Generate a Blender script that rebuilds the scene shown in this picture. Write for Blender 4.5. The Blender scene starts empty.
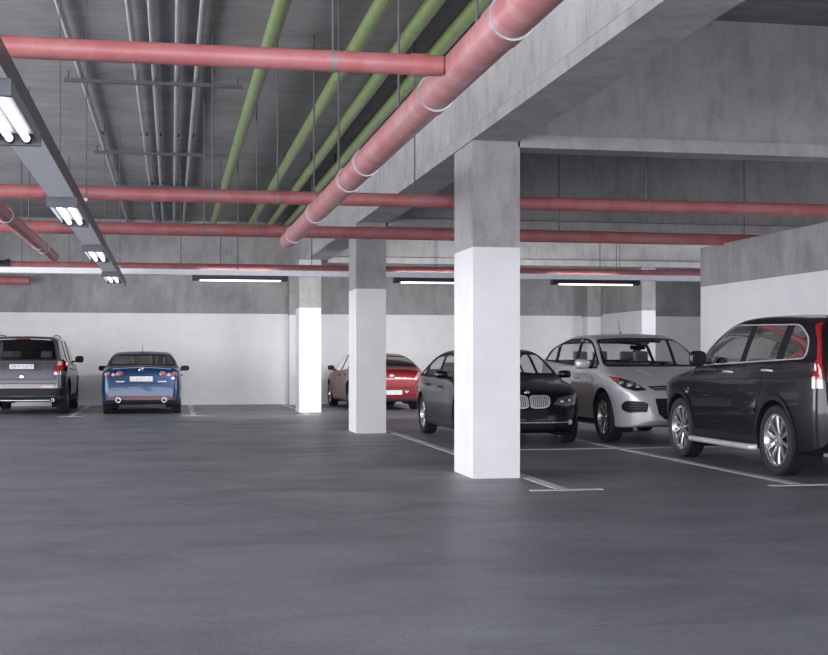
import bpy, bmesh, math, random
from mathutils import Vector, Matrix
from mathutils.bvhtree import BVHTree
random.seed(7)
PI = math.pi
SC = bpy.context.scene
COL = SC.collection

# ------------------------------------------------------------------ camera
F = 1270.0
CAM_H = 1.27
YAW = math.atan(243 / F)
SA, CA = math.sin(YAW), math.cos(YAW)

def x_at(px, Y):
    """world X of the point at depth row Y seen in column px"""
    t = (px - 414) / F
    d = Y / (CA - t * SA)
    return d * (t * CA + SA)

cam = bpy.data.cameras.new('camera')
camo = bpy.data.objects.new('camera', cam)
COL.objects.link(camo)
camo.location = (0, 0, CAM_H)
camo.rotation_euler = (PI / 2, 0, -YAW)
cam.sensor_width = 36
cam.sensor_fit = 'HORIZONTAL'
cam.lens = F / 828 * 36
cam.shift_y = 30.5 / 828
cam.clip_end = 200
SC.camera = camo

# ------------------------------------------------------------------ materials
def new_mat(name):
    m = bpy.data.materials.new(name)
    m.use_nodes = True
    nt = m.node_tree
    b = nt.nodes['Principled BSDF']
    return m, nt, b

def setp(b, **kw):
    names = {'color': 'Base Color', 'rough': 'Roughness', 'metal': 'Metallic', 'coat': 'Coat Weight',
             'coat_rough': 'Coat Roughness', 'spec': 'Specular IOR Level', 'alpha': 'Alpha',
             'emit': 'Emission Color', 'estr': 'Emission Strength', 'ior': 'IOR', 'trans': 'Transmission Weight'}
    for k, v in kw.items():
        if k in ('color', 'emit') and len(v) == 3:
            v = (*v, 1)
        b.inputs[names[k]].default_value = v

def plain(name, color, rough=.5, metal=0.0, coat=0.0, var=.06, scale=9.0, **kw):
    """a plain surface with a little procedural unevenness in colour and roughness"""
    m, nt, b = new_mat(name)
    setp(b, color=color, rough=rough, metal=metal, coat=coat, **kw)
    tc = nt.nodes.new('ShaderNodeTexCoord')
    n = nt.nodes.new('ShaderNodeTexNoise')
    n.inputs['Scale'].default_value = scale
    n.inputs['Detail'].default_value = 5
    nt.links.new(tc.outputs['Object'], n.inputs['Vector'])
    r = nt.nodes.new('ShaderNodeValToRGB')
    r.color_ramp.elements[0].position = .3
    r.color_ramp.elements[1].position = .7
    r.color_ramp.elements[0].color = (*[c * (1 - var) for c in color], 1)
    r.color_ramp.elements[1].color = (*[min(1, c * (1 + var)) for c in color], 1)
    nt.links.new(n.outputs['Fac'], r.inputs['Fac'])
    nt.links.new(r.outputs['Color'], b.inputs['Base Color'])
    return m

def N(nt, kind, **inp):
    n = nt.nodes.new(kind)
    for k, v in inp.items():
        n.inputs[k.replace('_', ' ')].default_value = v
    return n

def mixcol(nt, fac, a, b, mode='MIX'):
    n = nt.nodes.new('ShaderNodeMix')
    n.data_type = 'RGBA'
    n.blend_type = mode
    for s, v in ((n.inputs[0], fac), (n.inputs[6], a), (n.inputs[7], b)):
        if hasattr(v, 'is_output'):
            nt.links.new(v, s)
        elif isinstance(v, tuple):
            s.default_value = (*v, 1) if len(v) == 3 else v
        else:
            s.default_value = v
    return n.outputs[2]

def ramp(nt, src, stops):
    r = nt.nodes.new('ShaderNodeValToRGB')
    e = r.color_ramp.elements
    while len(e) > len(stops):
        e.remove(e[-1])
    while len(e) < len(stops):
        e.new(1)
    for el, (p, c) in zip(e, stops):
        el.position = p
        el.color = (*c, 1) if isinstance(c, tuple) else (c, c, c, 1)
    nt.links.new(src, r.inputs['Fac'])
    return r.outputs['Color']

def concrete_color(nt, dark, light, streak=True):
    tc = nt.nodes.new('ShaderNodeTexCoord')
    n1 = N(nt, 'ShaderNodeTexNoise', Scale=1.1, Detail=8.0, Roughness=.62)
    nt.links.new(tc.outputs['Object'], n1.inputs['Vector'])
    mp = nt.nodes.new('ShaderNodeMapping')
    mp.inputs['Scale'].default_value = (3.2, 3.2, 1.0) if streak else (.9, 3.5, 2)
    nt.links.new(tc.outputs['Object'], mp.inputs['Vector'])
    n2 = N(nt, 'ShaderNodeTexNoise', Scale=1.6, Detail=7.0, Roughness=.7)
    nt.links.new(mp.outputs['Vector'], n2.inputs['Vector'])
    n3 = N(nt, 'ShaderNodeTexNoise', Scale=38.0, Detail=4.0, Roughness=.7)
    nt.links.new(tc.outputs['Object'], n3.inputs['Vector'])
    c1 = ramp(nt, n1.outputs['Fac'], [(.3, dark), (.7, light)])
    s2 = ramp(nt, n2.outputs['Fac'], [(.28, .66), (.55, 1.0), (.8, 1.0)])
    s3 = ramp(nt, n3.outputs['Fac'], [(.3, .82), (.6, 1.0)])
    c = mixcol(nt, .8, c1, s2, 'MULTIPLY')
    c = mixcol(nt, .7, c, s3, 'MULTIPLY')
    return tc, c, n3

def concrete(name, dark, light, streak=True, paint_z=None):
    m, nt, b = new_mat(name)
    tc, c, fine = concrete_color(nt, dark, light, streak)
    setp(b, rough=.85, spec=.25)
    if paint_z is not None:
        geo = nt.nodes.new('ShaderNodeNewGeometry')
        sx = nt.nodes.new('ShaderNodeSeparateXYZ')
        nt.links.new(geo.outputs['Position'], sx.inputs[0])
        lt = nt.nodes.new('ShaderNodeMath')
        lt.operation = 'LESS_THAN'
        lt.inputs[1].default_value = paint_z
        nt.links.new(sx.outputs['Z'], lt.inputs[0])
        n = N(nt, 'ShaderNodeTexNoise', Scale=2.2, Detail=6.0, Roughness=.6)
        nt.links.new(tc.outputs['Object'], n.inputs['Vector'])
        wht = ramp(nt, n.outputs['Fac'], [(.3, (.76, .755, .775)), (.7, (.83, .825, .84))])
        c = mixcol(nt, lt.outputs[0], c, wht)
        rr = nt.nodes.new('ShaderNodeMapRange')
        rr.inputs['To Min'].default_value = .85
        rr.inputs['To Max'].default_value = .5
        nt.links.new(lt.outputs[0], rr.inputs['Value'])
        nt.links.new(rr.outputs[0], b.inputs['Roughness'])
    nt.links.new(c, b.inputs['Base Color'])
    bp = N(nt, 'ShaderNodeBump', Strength=.18, Distance=.01)
    nt.links.new(fine.outputs['Fac'], bp.inputs['Height'])
    nt.links.new(bp.outputs['Normal'], b.inputs['Normal'])
    return m

def floor_mat():
    m, nt, b = new_mat('polished_asphalt')
    tc = nt.nodes.new('ShaderNodeTexCoord')
    mp = nt.nodes.new('ShaderNodeMapping')
    mp.inputs['Scale'].default_value = (.6, 1.0, 1)
    nt.links.new(tc.outputs['Object'], mp.inputs['Vector'])
    n1 = N(nt, 'ShaderNodeTexNoise', Scale=1.0, Detail=10.0, Roughness=.66, Distortion=.6)
    nt.links.new(mp.outputs['Vector'], n1.inputs['Vector'])
    n2 = N(nt, 'ShaderNodeTexNoise', Scale=95.0, Detail=3.0, Roughness=.7)
    nt.links.new(tc.outputs['Object'], n2.inputs['Vector'])
    c = ramp(nt, n1.outputs['Fac'], [(.28, (.158, .163, .186)), (.5, (.215, .226, .254)), (.75, (.262, .278, .310))])
    s = ramp(nt, n2.outputs['Fac'], [(.3, .55), (.65, 1.15)])
    c = mixcol(nt, .8, c, s, 'MULTIPLY')
    n4 = N(nt, 'ShaderNodeTexNoise', Scale=22.0, Detail=6.0, Roughness=.75)
    nt.links.new(tc.outputs['Object'], n4.inputs['Vector'])
    s4 = ramp(nt, n4.outputs['Fac'], [(.32, .62), (.5, .98), (.7, 1.2)])
    c = mixcol(nt, .75, c, s4, 'MULTIPLY')
    nt.links.new(c, b.inputs['Base Color'])
    rr = nt.nodes.new('ShaderNodeMapRange')
    rr.inputs['From Min'].default_value = .3
    rr.inputs['From Max'].default_value = .7
    rr.inputs['To Min'].default_value = .50
    rr.inputs['To Max'].default_value = .33
    nt.links.new(n1.outputs['Fac'], rr.inputs['Value'])
    nt.links.new(rr.outputs[0], b.inputs['Roughness'])
    setp(b, spec=.4)
    bp = N(nt, 'ShaderNodeBump', Strength=.7, Distance=.007)
    nt.links.new(n2.outputs['Fac'], bp.inputs['Height'])
    nt.links.new(bp.outputs['Normal'], b.inputs['Normal'])
    return m

def pipe_mat(name, color, chalk, amount=.5, rough=.42):
    m, nt, b = new_mat(name)
    tc = nt.nodes.new('ShaderNodeTexCoord')
    n = N(nt, 'ShaderNodeTexNoise', Scale=5.0, Detail=8.0, Roughness=.65)
    nt.links.new(tc.outputs['Object'], n.inputs['Vector'])
    f = ramp(nt, n.outputs['Fac'], [(.4, 0.0), (.8, amount)])
    c = mixcol(nt, f, color, chalk)
    nt.links.new(c, b.inputs['Base Color'])
    setp(b, rough=rough, spec=.45)
    return m

def emis(name, color, strength):
    m, nt, b = new_mat(name)
    setp(b, color=(.9, .9, .9), emit=color, estr=strength)
    return m

def glass(name, tint, gloss=1.0, ior=1.42):
    m = bpy.data.materials.new(name)
    m.use_nodes = True
    nt = m.node_tree
    nt.nodes.clear()
    out = nt.nodes.new('ShaderNodeOutputMaterial')
    tr = nt.nodes.new('ShaderNodeBsdfTransparent')
    tr.inputs[0].default_value = (*tint, 1)
    gl = nt.nodes.new('ShaderNodeBsdfGlossy')
    gl.inputs['Roughness'].default_value = .02
    gl.inputs[0].default_value = (gloss, gloss, gloss, 1)
    fr = nt.nodes.new('ShaderNodeFresnel')
    fr.inputs['IOR'].default_value = ior
    mx = nt.nodes.new('ShaderNodeMixShader')
    nt.links.new(fr.outputs[0], mx.inputs[0])
    nt.links.new(tr.outputs[0], mx.inputs[1])
    nt.links.new(gl.outputs[0], mx.inputs[2])
    nt.links.new(mx.outputs[0], out.inputs[0])
    return m

M = {}
M['floor'] = floor_mat()
M['ceil'] = concrete('ceiling_concrete', (.23, .225, .235), (.35, .345, .35), streak=False)
M['conc'] = concrete('wall_concrete', (.29, .28, .288), (.42, .41, .412), paint_z=2.48)
M['beam'] = concrete('beam_concrete', (.35, .343, .352), (.475, .468, .468))
M['col'] = concrete('column_concrete', (.34, .33, .33), (.46, .45, .445), paint_z=2.44)
M['part'] = concrete('partition_concrete', (.30, .29, .295), (.42, .41, .41), paint_z=2.40)
M['line'] = plain('line_paint', (.66, .65, .68), .6, var=.15, scale=6)
M['red'] = pipe_mat('red_pipe_paint', (.39, .12, .125), (.54, .31, .32), .5)
M['pink'] = pipe_mat('faded_red_pipe_paint', (.47, .17, .175), (.62, .42, .42), .8)
M['green'] = pipe_mat('green_pipe_paint', (.155, .225, .075), (.30, .36, .20), .5, .35)
M['galv'] = plain('galvanised_steel', (.42, .43, .46), .38, .55, var=.15)
M['tray'] = plain('tray_metal', (.84, .85, .90), .4, .1, var=.06)
M['fixture'] = plain('fixture_metal', (.075, .08, .10), .45, .1)
M['clamp'] = plain('clamp_steel', (.25, .22, .23), .5, .2)
M['trough'] = plain('trough_metal', (.22, .23, .27), .4, .1)
M['dark_metal'] = plain('dark_metal', (.03, .025, .035), .4, .2)
M['rod'] = plain('rod_metal', (.10, .10, .11), .5, .4)
M['tube'] = emis('lamp_tube_glow', (1, 1, 1), 2.2)
M['black'] = plain('black_plastic', (.010, .009, .012), .5, spec=.25)
M['matte'] = plain('matte_black', (.006, .006, .007), .9)
M['rubber'] = plain('tyre_rubber', (.018, .017, .020), .75, var=.2, scale=30)
M['chrome'] = plain('chrome', (.72, .72, .74), .12, 1.0, var=.03)
M['alloy'] = plain('alloy_wheel', (.62, .62, .64), .25, .85, var=.05)
M['disc'] = plain('brake_disc_steel', (.05, .05, .055), .5, .6)
M['pale_metal'] = plain('pale_metal', (.62, .62, .65), .3, .25)
M['lens_grey'] = plain('smoked_lens', (.10, .10, .11), .12, .2, coat=1)
M['pale_red'] = plain('pale_red_lens', (.50, .17, .19), .15, coat=1)
M['seat_light'] = plain('reflection_lightened_seat_cloth', (.38, .37, .39), .8)  # seat grey lightened to stand for reflections in the windscreen
M['satin'] = plain('satin_black', (.010, .010, .012), .5, spec=.2)
M['plate'] = plain('plate_white', (.62, .62, .65), .5)
M['smudge'] = plain('plate_grey', (.16, .16, .18), .6)
M['red_lens'] = plain('red_lens', (.36, .012, .014), .12, coat=1)
M['pale_lens'] = plain('pale_lens', (.55, .45, .47), .1, coat=1)
M['clear_lens'] = plain('clear_lens', (.34, .34, .37), .08, .4, coat=1)
M['dark_lens'] = plain('dark_lens', (.03, .03, .034), .08, .2, coat=1)
M['amber'] = plain('amber_red_lens', (.40, .06, .06), .12, coat=1)
M['glass'] = glass('window_glass', (.62, .63, .66))
M['clear_glass'] = glass('clear_window_glass', (.92, .92, .94), ior=1.30)
M['dark_glass'] = glass('tinted_glass', (.28, .28, .31))
M['seat_dark'] = plain('dark_seat_cloth', (.035, .033, .038), .8)
M['seat_grey'] = plain('grey_seat_cloth', (.17, .165, .18), .8)
M['seat_beige'] = plain('beige_seat_leather', (.68, .58, .42), .6)

def paint(name, color, metal=.3, rough=.3, spec=.5):
    return plain(name, color, rough, metal, spec=spec, coat=.55, var=.03, scale=60, coat_rough=.03)
M['p_black'] = paint('black_car_paint', (.006, .004, .008), 0, .3, .15)
M['p_plum'] = paint('plum_black_car_paint', (.010, .006, .012), 0, .3, .2)
M['p_silver'] = paint('silver_car_paint', (.56, .57, .60), .25, .34)
M['p_grey'] = paint('grey_car_paint', (.11, .105, .12), .5, .3)
M['p_blue'] = paint('blue_car_paint', (.008, .034, .095), .3, .35, .3)
M['p_red'] = paint('red_car_paint', (.16, .006, .010), .2, .35, .3)

# ------------------------------------------------------------------ mesh helpers
def link(o, parent=None):
    COL.objects.link(o)
    if parent is not None:
        o.parent = parent
    return o

def obj(name, bm, mats, parent=None, smooth=35, loc=None):
    """link a bmesh as one mesh object; loc: re-centre so that the object's origin sits there"""
    if loc is not None:
        bmesh.ops.translate(bm, vec=-Vector(loc), verts=bm.verts)
    me = bpy.data.meshes.new(name)
    bm.to_mesh(me)
    bm.free()
    for m in (mats if isinstance(mats, (list, tuple)) else [mats]):
        me.materials.append(m)
    if smooth:
        me.shade_smooth()
        me.set_sharp_from_angle(angle=math.radians(smooth))
    o = bpy.data.objects.new(name, me)
    if loc is not None:
        o.location = loc
    return link(o, parent)

def tag(o, label=None, cat=None, group=None, kind=None):
    for k, v in (('label', label), ('category', cat), ('group', group), ('kind', kind)):
        if v:
            o[k] = v
    return o

def struct(name, bm, m, label=None, cat=None, smooth=0):
    o = obj(name, bm, m, smooth=smooth)
    return tag(o, label, cat, kind='structure')

def empty(name, loc, rz, label, cat, group=None):
    o = bpy.data.objects.new(name, None)
    o.location = loc
    o.rotation_euler = (0, 0, rz)
    link(o)
    return tag(o, label, cat, group)

def box(bm, x0, x1, y0, y1, z0, z1, mi=0, bev=0.0):
    vs = [bm.verts.new((x, y, z)) for x in (x0, x1) for y in (y0, y1) for z in (z0, z1)]
    fs = []
    for q in ((0, 1, 3, 2), (4, 6, 7, 5), (0, 4, 5, 1), (2, 3, 7, 6), (0, 2, 6, 4), (1, 5, 7, 3)):
        f = bm.faces.new([vs[i] for i in q])
        f.material_index = mi
        fs.append(f)
    if bev:
        es = list({e for f in fs for e in f.edges})
        bmesh.ops.bevel(bm, geom=es, offset=bev, segments=3, affect='EDGES', profile=.5)
    return vs

def BM():
    return bmesh.new()

def tube(bm, p0, p1, r, n=20, r1=None, caps=True):
    p0, p1 = Vector(p0), Vector(p1)
    d = (p1 - p0).normalized()
    a = d.orthogonal().normalized()
    b = d.cross(a)
    r1 = r if r1 is None else r1
    rings = []
    for p, rr in ((p0, r), (p1, r1)):
        rings.append([bm.verts.new(p + (a * math.cos(2 * PI * i / n) + b * math.sin(2 * PI * i / n)) * rr) for i in range(n)])
    for i in range(n):
        j = (i + 1) % n
        bm.faces.new((rings[0][i], rings[0][j], rings[1][j], rings[1][i]))
    if caps:
        bm.faces.new(rings[0][::-1])
        bm.faces.new(rings[1])

def path_tube(bm, pts, r, n=12):
    pts = [Vector(p) for p in pts]
    rings = []
    prev = None
    for i, p in enumerate(pts):
        d = (pts[min(i + 1, len(pts) - 1)] - pts[max(i - 1, 0)]).normalized()
        a = d.orthogonal().normalized() if prev is None else (prev - d * prev.dot(d)).normalized()
        prev = a
        b = d.cross(a)
        rings.append([bm.verts.new(p + (a * math.cos(2 * PI * k / n) + b * math.sin(2 * PI * k / n)) * r) for k in range(n)])
    for q, w in zip(rings, rings[1:]):
        for i in range(n):
            j = (i + 1) % n
            bm.faces.new((q[i], q[j], w[j], w[i]))
    bm.faces.new(rings[0][::-1])
    bm.faces.new(rings[-1])

def lathe(bm, prof, axis='y', n=32, c=(0, 0, 0), closed=False, mi=0):
    """prof: (radius, offset along the axis)"""
    rings = []
    for r, h in prof:
        ring = []
        for i in range(n):
            a = 2 * PI * i / n
            u, v = r * math.cos(a), r * math.sin(a)
            p = {'y': (u, h, v), 'x': (h, u, v), 'z': (u, v, h)}[axis]
            ring.append(bm.verts.new((p[0] + c[0], p[1] + c[1], p[2] + c[2])))
        rings.append(ring)
    pairs = list(zip(rings, rings[1:]))
    if closed:
        pairs.append((rings[-1], rings[0]))
    for q, w in pairs:
        for i in range(n):
            j = (i + 1) % n
            f = bm.faces.new((q[i], q[j], w[j], w[i]))
            f.material_index = mi
    if not closed:
        if prof[0][0] > 1e-4:
            bm.faces.new(rings[0][::-1]).material_index = mi
        if prof[-1][0] > 1e-4:
            bm.faces.new(rings[-1]).material_index = mi
    bmesh.ops.remove_doubles(bm, verts=bm.verts, dist=1e-5)
    bmesh.ops.recalc_face_normals(bm, faces=bm.faces)

# ------------------------------------------------------------------ the setting
CEIL = 5.0
XL, XR, YB, YN = -9.0, 17.0, 35.0, -4.5
OPEN_Y = 29.0
GATE_X = 6.5

def slab(x0, x1, y0, y1, z0, z1):
    b = BM()
    box(b, x0, x1, y0, y1, z0, z1)
    return b

floor = struct('floor', slab(XL - .3, XR + .3, YN, YB + .3, -.2, 0), M['floor'], 'dark grey asphalt floor of the parking garage', 'floor')
struct('ceiling', slab(XL - .3, XR + .3, YN, YB + .3, CEIL, CEIL + .25), M['ceil'], 'dark bare concrete ceiling slab', 'ceiling')
struct('wall_back', slab(XL - .3, XR + .3, YB, YB + .3, 0, CEIL), M['conc'], 'far concrete wall painted white on its lower half', 'wall')
b = slab(XL - .3, XL, OPEN_Y, YB, 0, CEIL)      # closed beside the back bays, then a lintel over an unseen opening added for daylight
box(b, XL - .3, XL, YN, OPEN_Y, 3.7, CEIL)
struct('wall_left', b, M['conc'], 'side wall left of the driving aisle', 'wall')
b = slab(XR, XR + .3, YN, 19.5, 0, CEIL)
box(b, XR, XR + .3, 19.5, 27.0, 4.3, CEIL)  # lintel over an unseen opening added to light the back right bays
box(b, XR, XR + .3, 27.0, YB, 0, CEIL)
struct('wall_right', b, M['conc'], 'side wall beyond the parking rows', 'wall')
# unseen wall behind the camera: lintel over a wide gateway added for daylight
b = slab(XL - .3, GATE_X, YN - .3, YN, 4.85, CEIL)
box(b, GATE_X, XR + .3, YN - .3, YN, 0, CEIL)  # solid part shaped so the main beam shades the cross beams
struct('wall_front', b, M['conc'], 'unseen wall behind the camera with a gateway added for daylight', 'wall')
struct('wall_partition', slab(8.28, 8.53, 2.0, 19.0, 0, 3.02), M['part'], 'low partition wall with white base beside the black SUV', 'wall')

CX0, CX1 = 3.10, 3.61
rows = [13.0, 21.2, 29.5]
names = ['square column with white base nearest the camera', 'square column with white base, middle one of the row',
         'square column with white base, farthest of the row']
for y, dx, lab in zip(rows, (.02, -.035, -.17), names):
    struct('column', slab(CX0 + dx, CX1 + dx, y, y + .9, 0, 3.56), M['col'], lab, 'column')
struct('column', slab(CX0 + .06, CX1, 34.55, 35.0, 0, 3.56), M['col'], 'shallow pilaster on the back wall behind the column row', 'column')
struct('column', slab(11.36, 11.72, 29.6, 32.5, 0, 3.52), M['col'], 'long white based pier behind the silver car', 'column')
struct('column', slab(11.62, 12.02, 34.5, 35.0, 0, 3.52), M['col'], 'shallow pilaster on the back wall behind the silver car', 'column')

b = BM()   # main beam along the columns: web + wider bottom ledge with a sloped top
prof = [(CX0, 3.56), (CX1, 3.56), (CX1, CEIL), (CX0 + .07, CEIL), (CX0 + .07, 3.74), (CX0, 3.68)]
va = [b.verts.new((x, -2.0, z)) for x, z in prof]
vb = [b.verts.new((x, YB, z)) for x, z in prof]
for i in range(len(prof)):
    j = (i + 1) % len(prof)
    b.faces.new((va[i], va[j], vb[j], vb[i]))
b.faces.new(va)
b.faces.new(vb[::-1])
bmesh.ops.recalc_face_normals(b, faces=b.faces)
struct('beam', b, M['beam'], 'long concrete main beam resting on the column row', 'beam')
clabs = ['concrete cross beam with bottom ledge nearest the camera', 'concrete cross beam at the middle column',
         'concrete cross beam at the farthest column']
for y, lab in zip(rows, clabs):
    b = BM()
    prof = [(y, 3.50), (y + .36, 3.50), (y + .36, CEIL), (y + .16, CEIL), (y + .16, 3.67), (y, 3.64)]
    va = [b.verts.new((CX1, yy, z)) for yy, z in prof]
    vb = [b.verts.new((XR, yy, z)) for yy, z in prof]
    for i in range(len(prof)):
        j = (i + 1) % len(prof)
        b.faces.new((va[i], va[j], vb[j], vb[i]))
    b.faces.new(va)
    b.faces.new(vb[::-1])
    bmesh.ops.recalc_face_normals(b, faces=b.faces)
    struct('beam', b, M['beam'], lab, 'beam')

# painted bay lines: thin coats of paint that belong to the floor
def line(x0, x1, y0, y1):
    b = BM()
    box(b, x0, x1, y0, y1, 0, .004)
    obj('parking_line', b, M['line'], floor, 0)
def line_q(p, q, w):
    p, q = Vector(p), Vector(q)
    n = Vector((-(q - p).y, (q - p).x)).normalized() * w / 2
    b = BM()
    lo = [b.verts.new((*(v), 0)) for v in (p - n, q - n, q + n, p + n)]
    hi = [b.verts.new((*(v), .004)) for v in (p - n, q - n, q + n, p + n)]
    b.faces.new(hi)
    for i in range(4):
        b.faces.new((lo[i], lo[(i + 1) % 4], hi[(i + 1) % 4], hi[i]))
    obj('parking_line', b, M['line'], floor, 0)
for xl in (3.72, 6.19):
    line(xl - .065, xl + .065, 11.78, 21.9)
    line(xl - .34, xl + .38, 11.69, 11.79)
line(3.78, 6.13, 16.95, 17.03)
line(6.21, 8.26, 16.95, 17.03)
for xl in (-4.85, -2.14, .50, 3.02, 6.2):
    line(xl - .06, xl + .06, 28.4, 34.9)
    line(xl - .26, xl + .26, 28.32, 28.41)

# ------------------------------------------------------------------ pipes
def ring_clamp(parent, c, axis, r, w, mat, name='pipe_clamp', n=24):
    b = BM()
    lathe(b, [(r * .97, -w), (r, -w), (r, w), (r * .97, w)], axis, n, c)
    return obj(name, b, mat, parent, 30)

def rod(parent, x, y, z0, z1, r=.009):
    b = BM()
    tube(b, (x, y, z0), (x, y, z1), r, 8)
    return obj('hanger_rod', b, M['rod'], parent, 30)

def cross_pipe(name, x0, x1, Y, z, r, mat, label, group, rods, caps=(), rod_r=.009, top=CEIL):
    ox = (x0 + x1) / 2
    b = BM()
    tube(b, (x0 - ox, 0, 0), (x1 - ox, 0, 0), r, 28)
    p = obj(name, b, mat, None, 40)
    p.location = (ox, Y, z)
    tag(p, label, 'pipe', group)
    for px in rods:
        x = x_at(px, Y)
        for gx in OVERHEAD:
            if abs(x - gx) < .13:
                x = gx + (.14 if x >= gx else -.14)
        x -= ox
        ring_clamp(p, (x, 0, 0), 'x', r * 1.05, .013, M['clamp'])
        rod(p, x, 0, r * 1.02, top - z, rod_r)
    for px in caps:
        ring_clamp(p, (x_at(px, Y) - ox, 0, 0), 'x', r * 1.10, .045, mat, 'pipe_coupling')
    return p

def long_pipe(name, x, z, y0, y1, r, mat, label, group, cuff_y=(), rod_y=(), cuff_mat=None, band=True):
    oy = (y0 + y1) / 2
    b = BM()
    tube(b, (0, y0 - oy, 0), (0, y1 - oy, 0), r, 32)
    p = obj(name, b, mat, None, 40)
    p.location = (x, oy, z)
    tag(p, label, 'pipe', group)
    for y in cuff_y:
        b = BM()
        lathe(b, [(r * .98, -.10), (r * 1.07, -.10), (r * 1.07, .10), (r * .98, .10)], 'y', 32, (0, y - oy, 0))
        cf = obj('pipe_coupling', b, mat, p, 30)
        if band:
            b = BM()
            lathe(b, [(r * 1.05, -.008), (r * 1.095, -.008), (r * 1.095, .008), (r * 1.05, .008)], 'y', 32, (0, y - oy - .10, 0))
            obj('steel_band', b, M['galv'], cf, 30)
    for y in rod_y:
        rod(p, 0, y - oy, r * 1.0, CEIL - z)
    return p

OVERHEAD = [r * CA * 3.45 for r in (.313, .595, .738, .868)] + [r * CA * 3.66 for r in (-.318, -.121, -.059, .021, .090)]
GP = 'red pipes crossing the garage'
DZ1 = 1.58
d1 = F * DZ1 / (358 - 64)
Y1 = 6.72
cross_pipe('red_pipe', XL + .2, 1.440, Y1, 1.27 + DZ1, .056, M['red'],
           'light red crossing pipe nearest the camera, joining the fat pink pipe', GP, [333], [419], .007)
cross_pipe('red_pipe', XL + .2, 14.5, 14.6, 3.11, .078, M['red'],
           'red crossing pipe just behind the nearest column', GP, [206, 273.5, 314, 647, 425], [455, 40])
cross_pipe('red_pipe', XL + .2, 14.5, 18.2, 3.08, .088, M['red'],
           'red crossing pipe passing in front of the middle column', GP, [29, 197, 252, 559, 744], [370])
p4 = cross_pipe('red_pipe', x_at(3, 24.2), 14.5, 24.2, 2.96, .085, M['red'],
                'thin looking red crossing pipe behind the middle column, lowest in view', GP, [69, 188, 226.5, 311, 600], [420])
b = BM()
lathe(b, [(.05, -.13), (.125, -.13), (.125, -.05), (.10, -.05), (.10, .05), (.125, .05), (.125, .13), (.05, .13)], 'x', 24,
      (x_at(3, 24.2) - p4.location.x, 0, 0))
obj('pipe_flange', b, M['dark_metal'], p4, 30)

pinkX, pinkZ = 1.55, 2.85
def y_along(X, Z, py):
    """world Y of the point on the line (X, Z) along the garage that is seen in row py"""
    d = F * (Z - CAM_H) / (358 - py)
    return (d - X * SA) / CA
pink = long_pipe('drain_pipe', pinkX, pinkZ, 1.5, y_along(pinkX, pinkZ, 241), .105, M['pink'],
                 'fat faded pink drain pipe hanging beside the main beam', 'pink drain pipes along the garage',
                 [y_along(pinkX, pinkZ, v) for v in (22, 96, 164, 181, 214, 235)],
                 [y_along(pinkX, pinkZ, v) for v in (52, 130, 190)])
leftX = -1.80
long_pipe('drain_pipe', leftX, pinkZ, 7.6, 20.5, .082, M['pink'],
          'faded pink drain pipe left of the light trunking', 'pink drain pipes along the garage',
          [y_along(leftX, pinkZ, v) for v in (216, 244, 248)], [10.5])
# short stub at the far left
b = BM()
tube(b, (-.9, 0, 0), (.9, 0, 0), .11, 24)
o = obj('red_pipe', b, M['red'], None, 40)
o.location = (x_at(4, 34.6) - .25, 34.6, 1.27 + 77 / F * 33.4)
tag(o, 'short dull red pipe low on the far wall at the left edge', 'pipe')
rod(o, -.3, 0, .1, CEIL - o.location.z)

GZ = 4.72
for ratio, lab in ((.313, 'green ceiling pipe standing apart, beside the grey conduits'),
                   (.595, 'green ceiling pipe, second from the grey conduits'),
                   (.738, 'green ceiling pipe, third from the grey conduits'),
                   (.868, 'green ceiling pipe closest to the main beam, behind the pink pipe')):
    x = ratio * CA * (GZ - CAM_H)
    p = long_pipe('green_pipe', x, GZ, 3.0, 34.4, .082, M['green'], lab, 'green pipes under the ceiling',
                  [14.2, 20.5], [], band=False)
    for y in (9.0, 16.0, 23.0, 30.0):
        rod(p, 0, y - 18.7, .08, CEIL - GZ, .012)

CZ = 4.93
clab = ['leftmost thin grey conduit under the ceiling, set apart from the others', 'thin grey ceiling conduit, second from the left',
        'thin grey ceiling conduit, middle one of the five', 'thin grey ceiling conduit, fourth from the left',
        'thin grey ceiling conduit nearest the first green pipe']
for ratio, lab in zip((-.318, -.121, -.059, .021, .090), clab):
    x = ratio * CA * (CZ - CAM_H)
    b = BM()
    tube(b, (0, -16, 0), (0, 15.9, 0), .032, 14)
    o = obj('conduit', b, M['galv'], None, 40)
    o.location = (x, 19, CZ)
    tag(o, lab, 'conduit', 'grey conduits under the ceiling')
    for y in (-9.5, -3.5, 2.5, 8.5):
        b = BM()
        box(b, -.06, .06, y - .02, y + .02, .02, CEIL - CZ - .003)
        obj('saddle_clip', b, M['rod'], o, 0)
for (py, x0, x1, lab) in ((83.5, -1.36, .93, 'dark steel strap under the conduits nearest the camera'),
                          (154, -1.32, .95, 'dark steel strap under the conduits, second one in'),
                          (187, -1.0, .95, 'dark steel strap under the conduits, farthest one')):
    z = CZ - .055
    Y = y_along(-.2, z, py)
    b = BM()
    box(b, x0, x1, -.03, .03, -.022, .022)
    o = obj('support_strap', b, M['rod'], None, 0)
    o.location = (0, Y, z)
    tag(o, lab, 'strap', 'straps under the conduits')
    for x in (x0 + .05, x1 - .06):
        rod(o, x, 0, .02, CEIL - z, .010)

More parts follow.
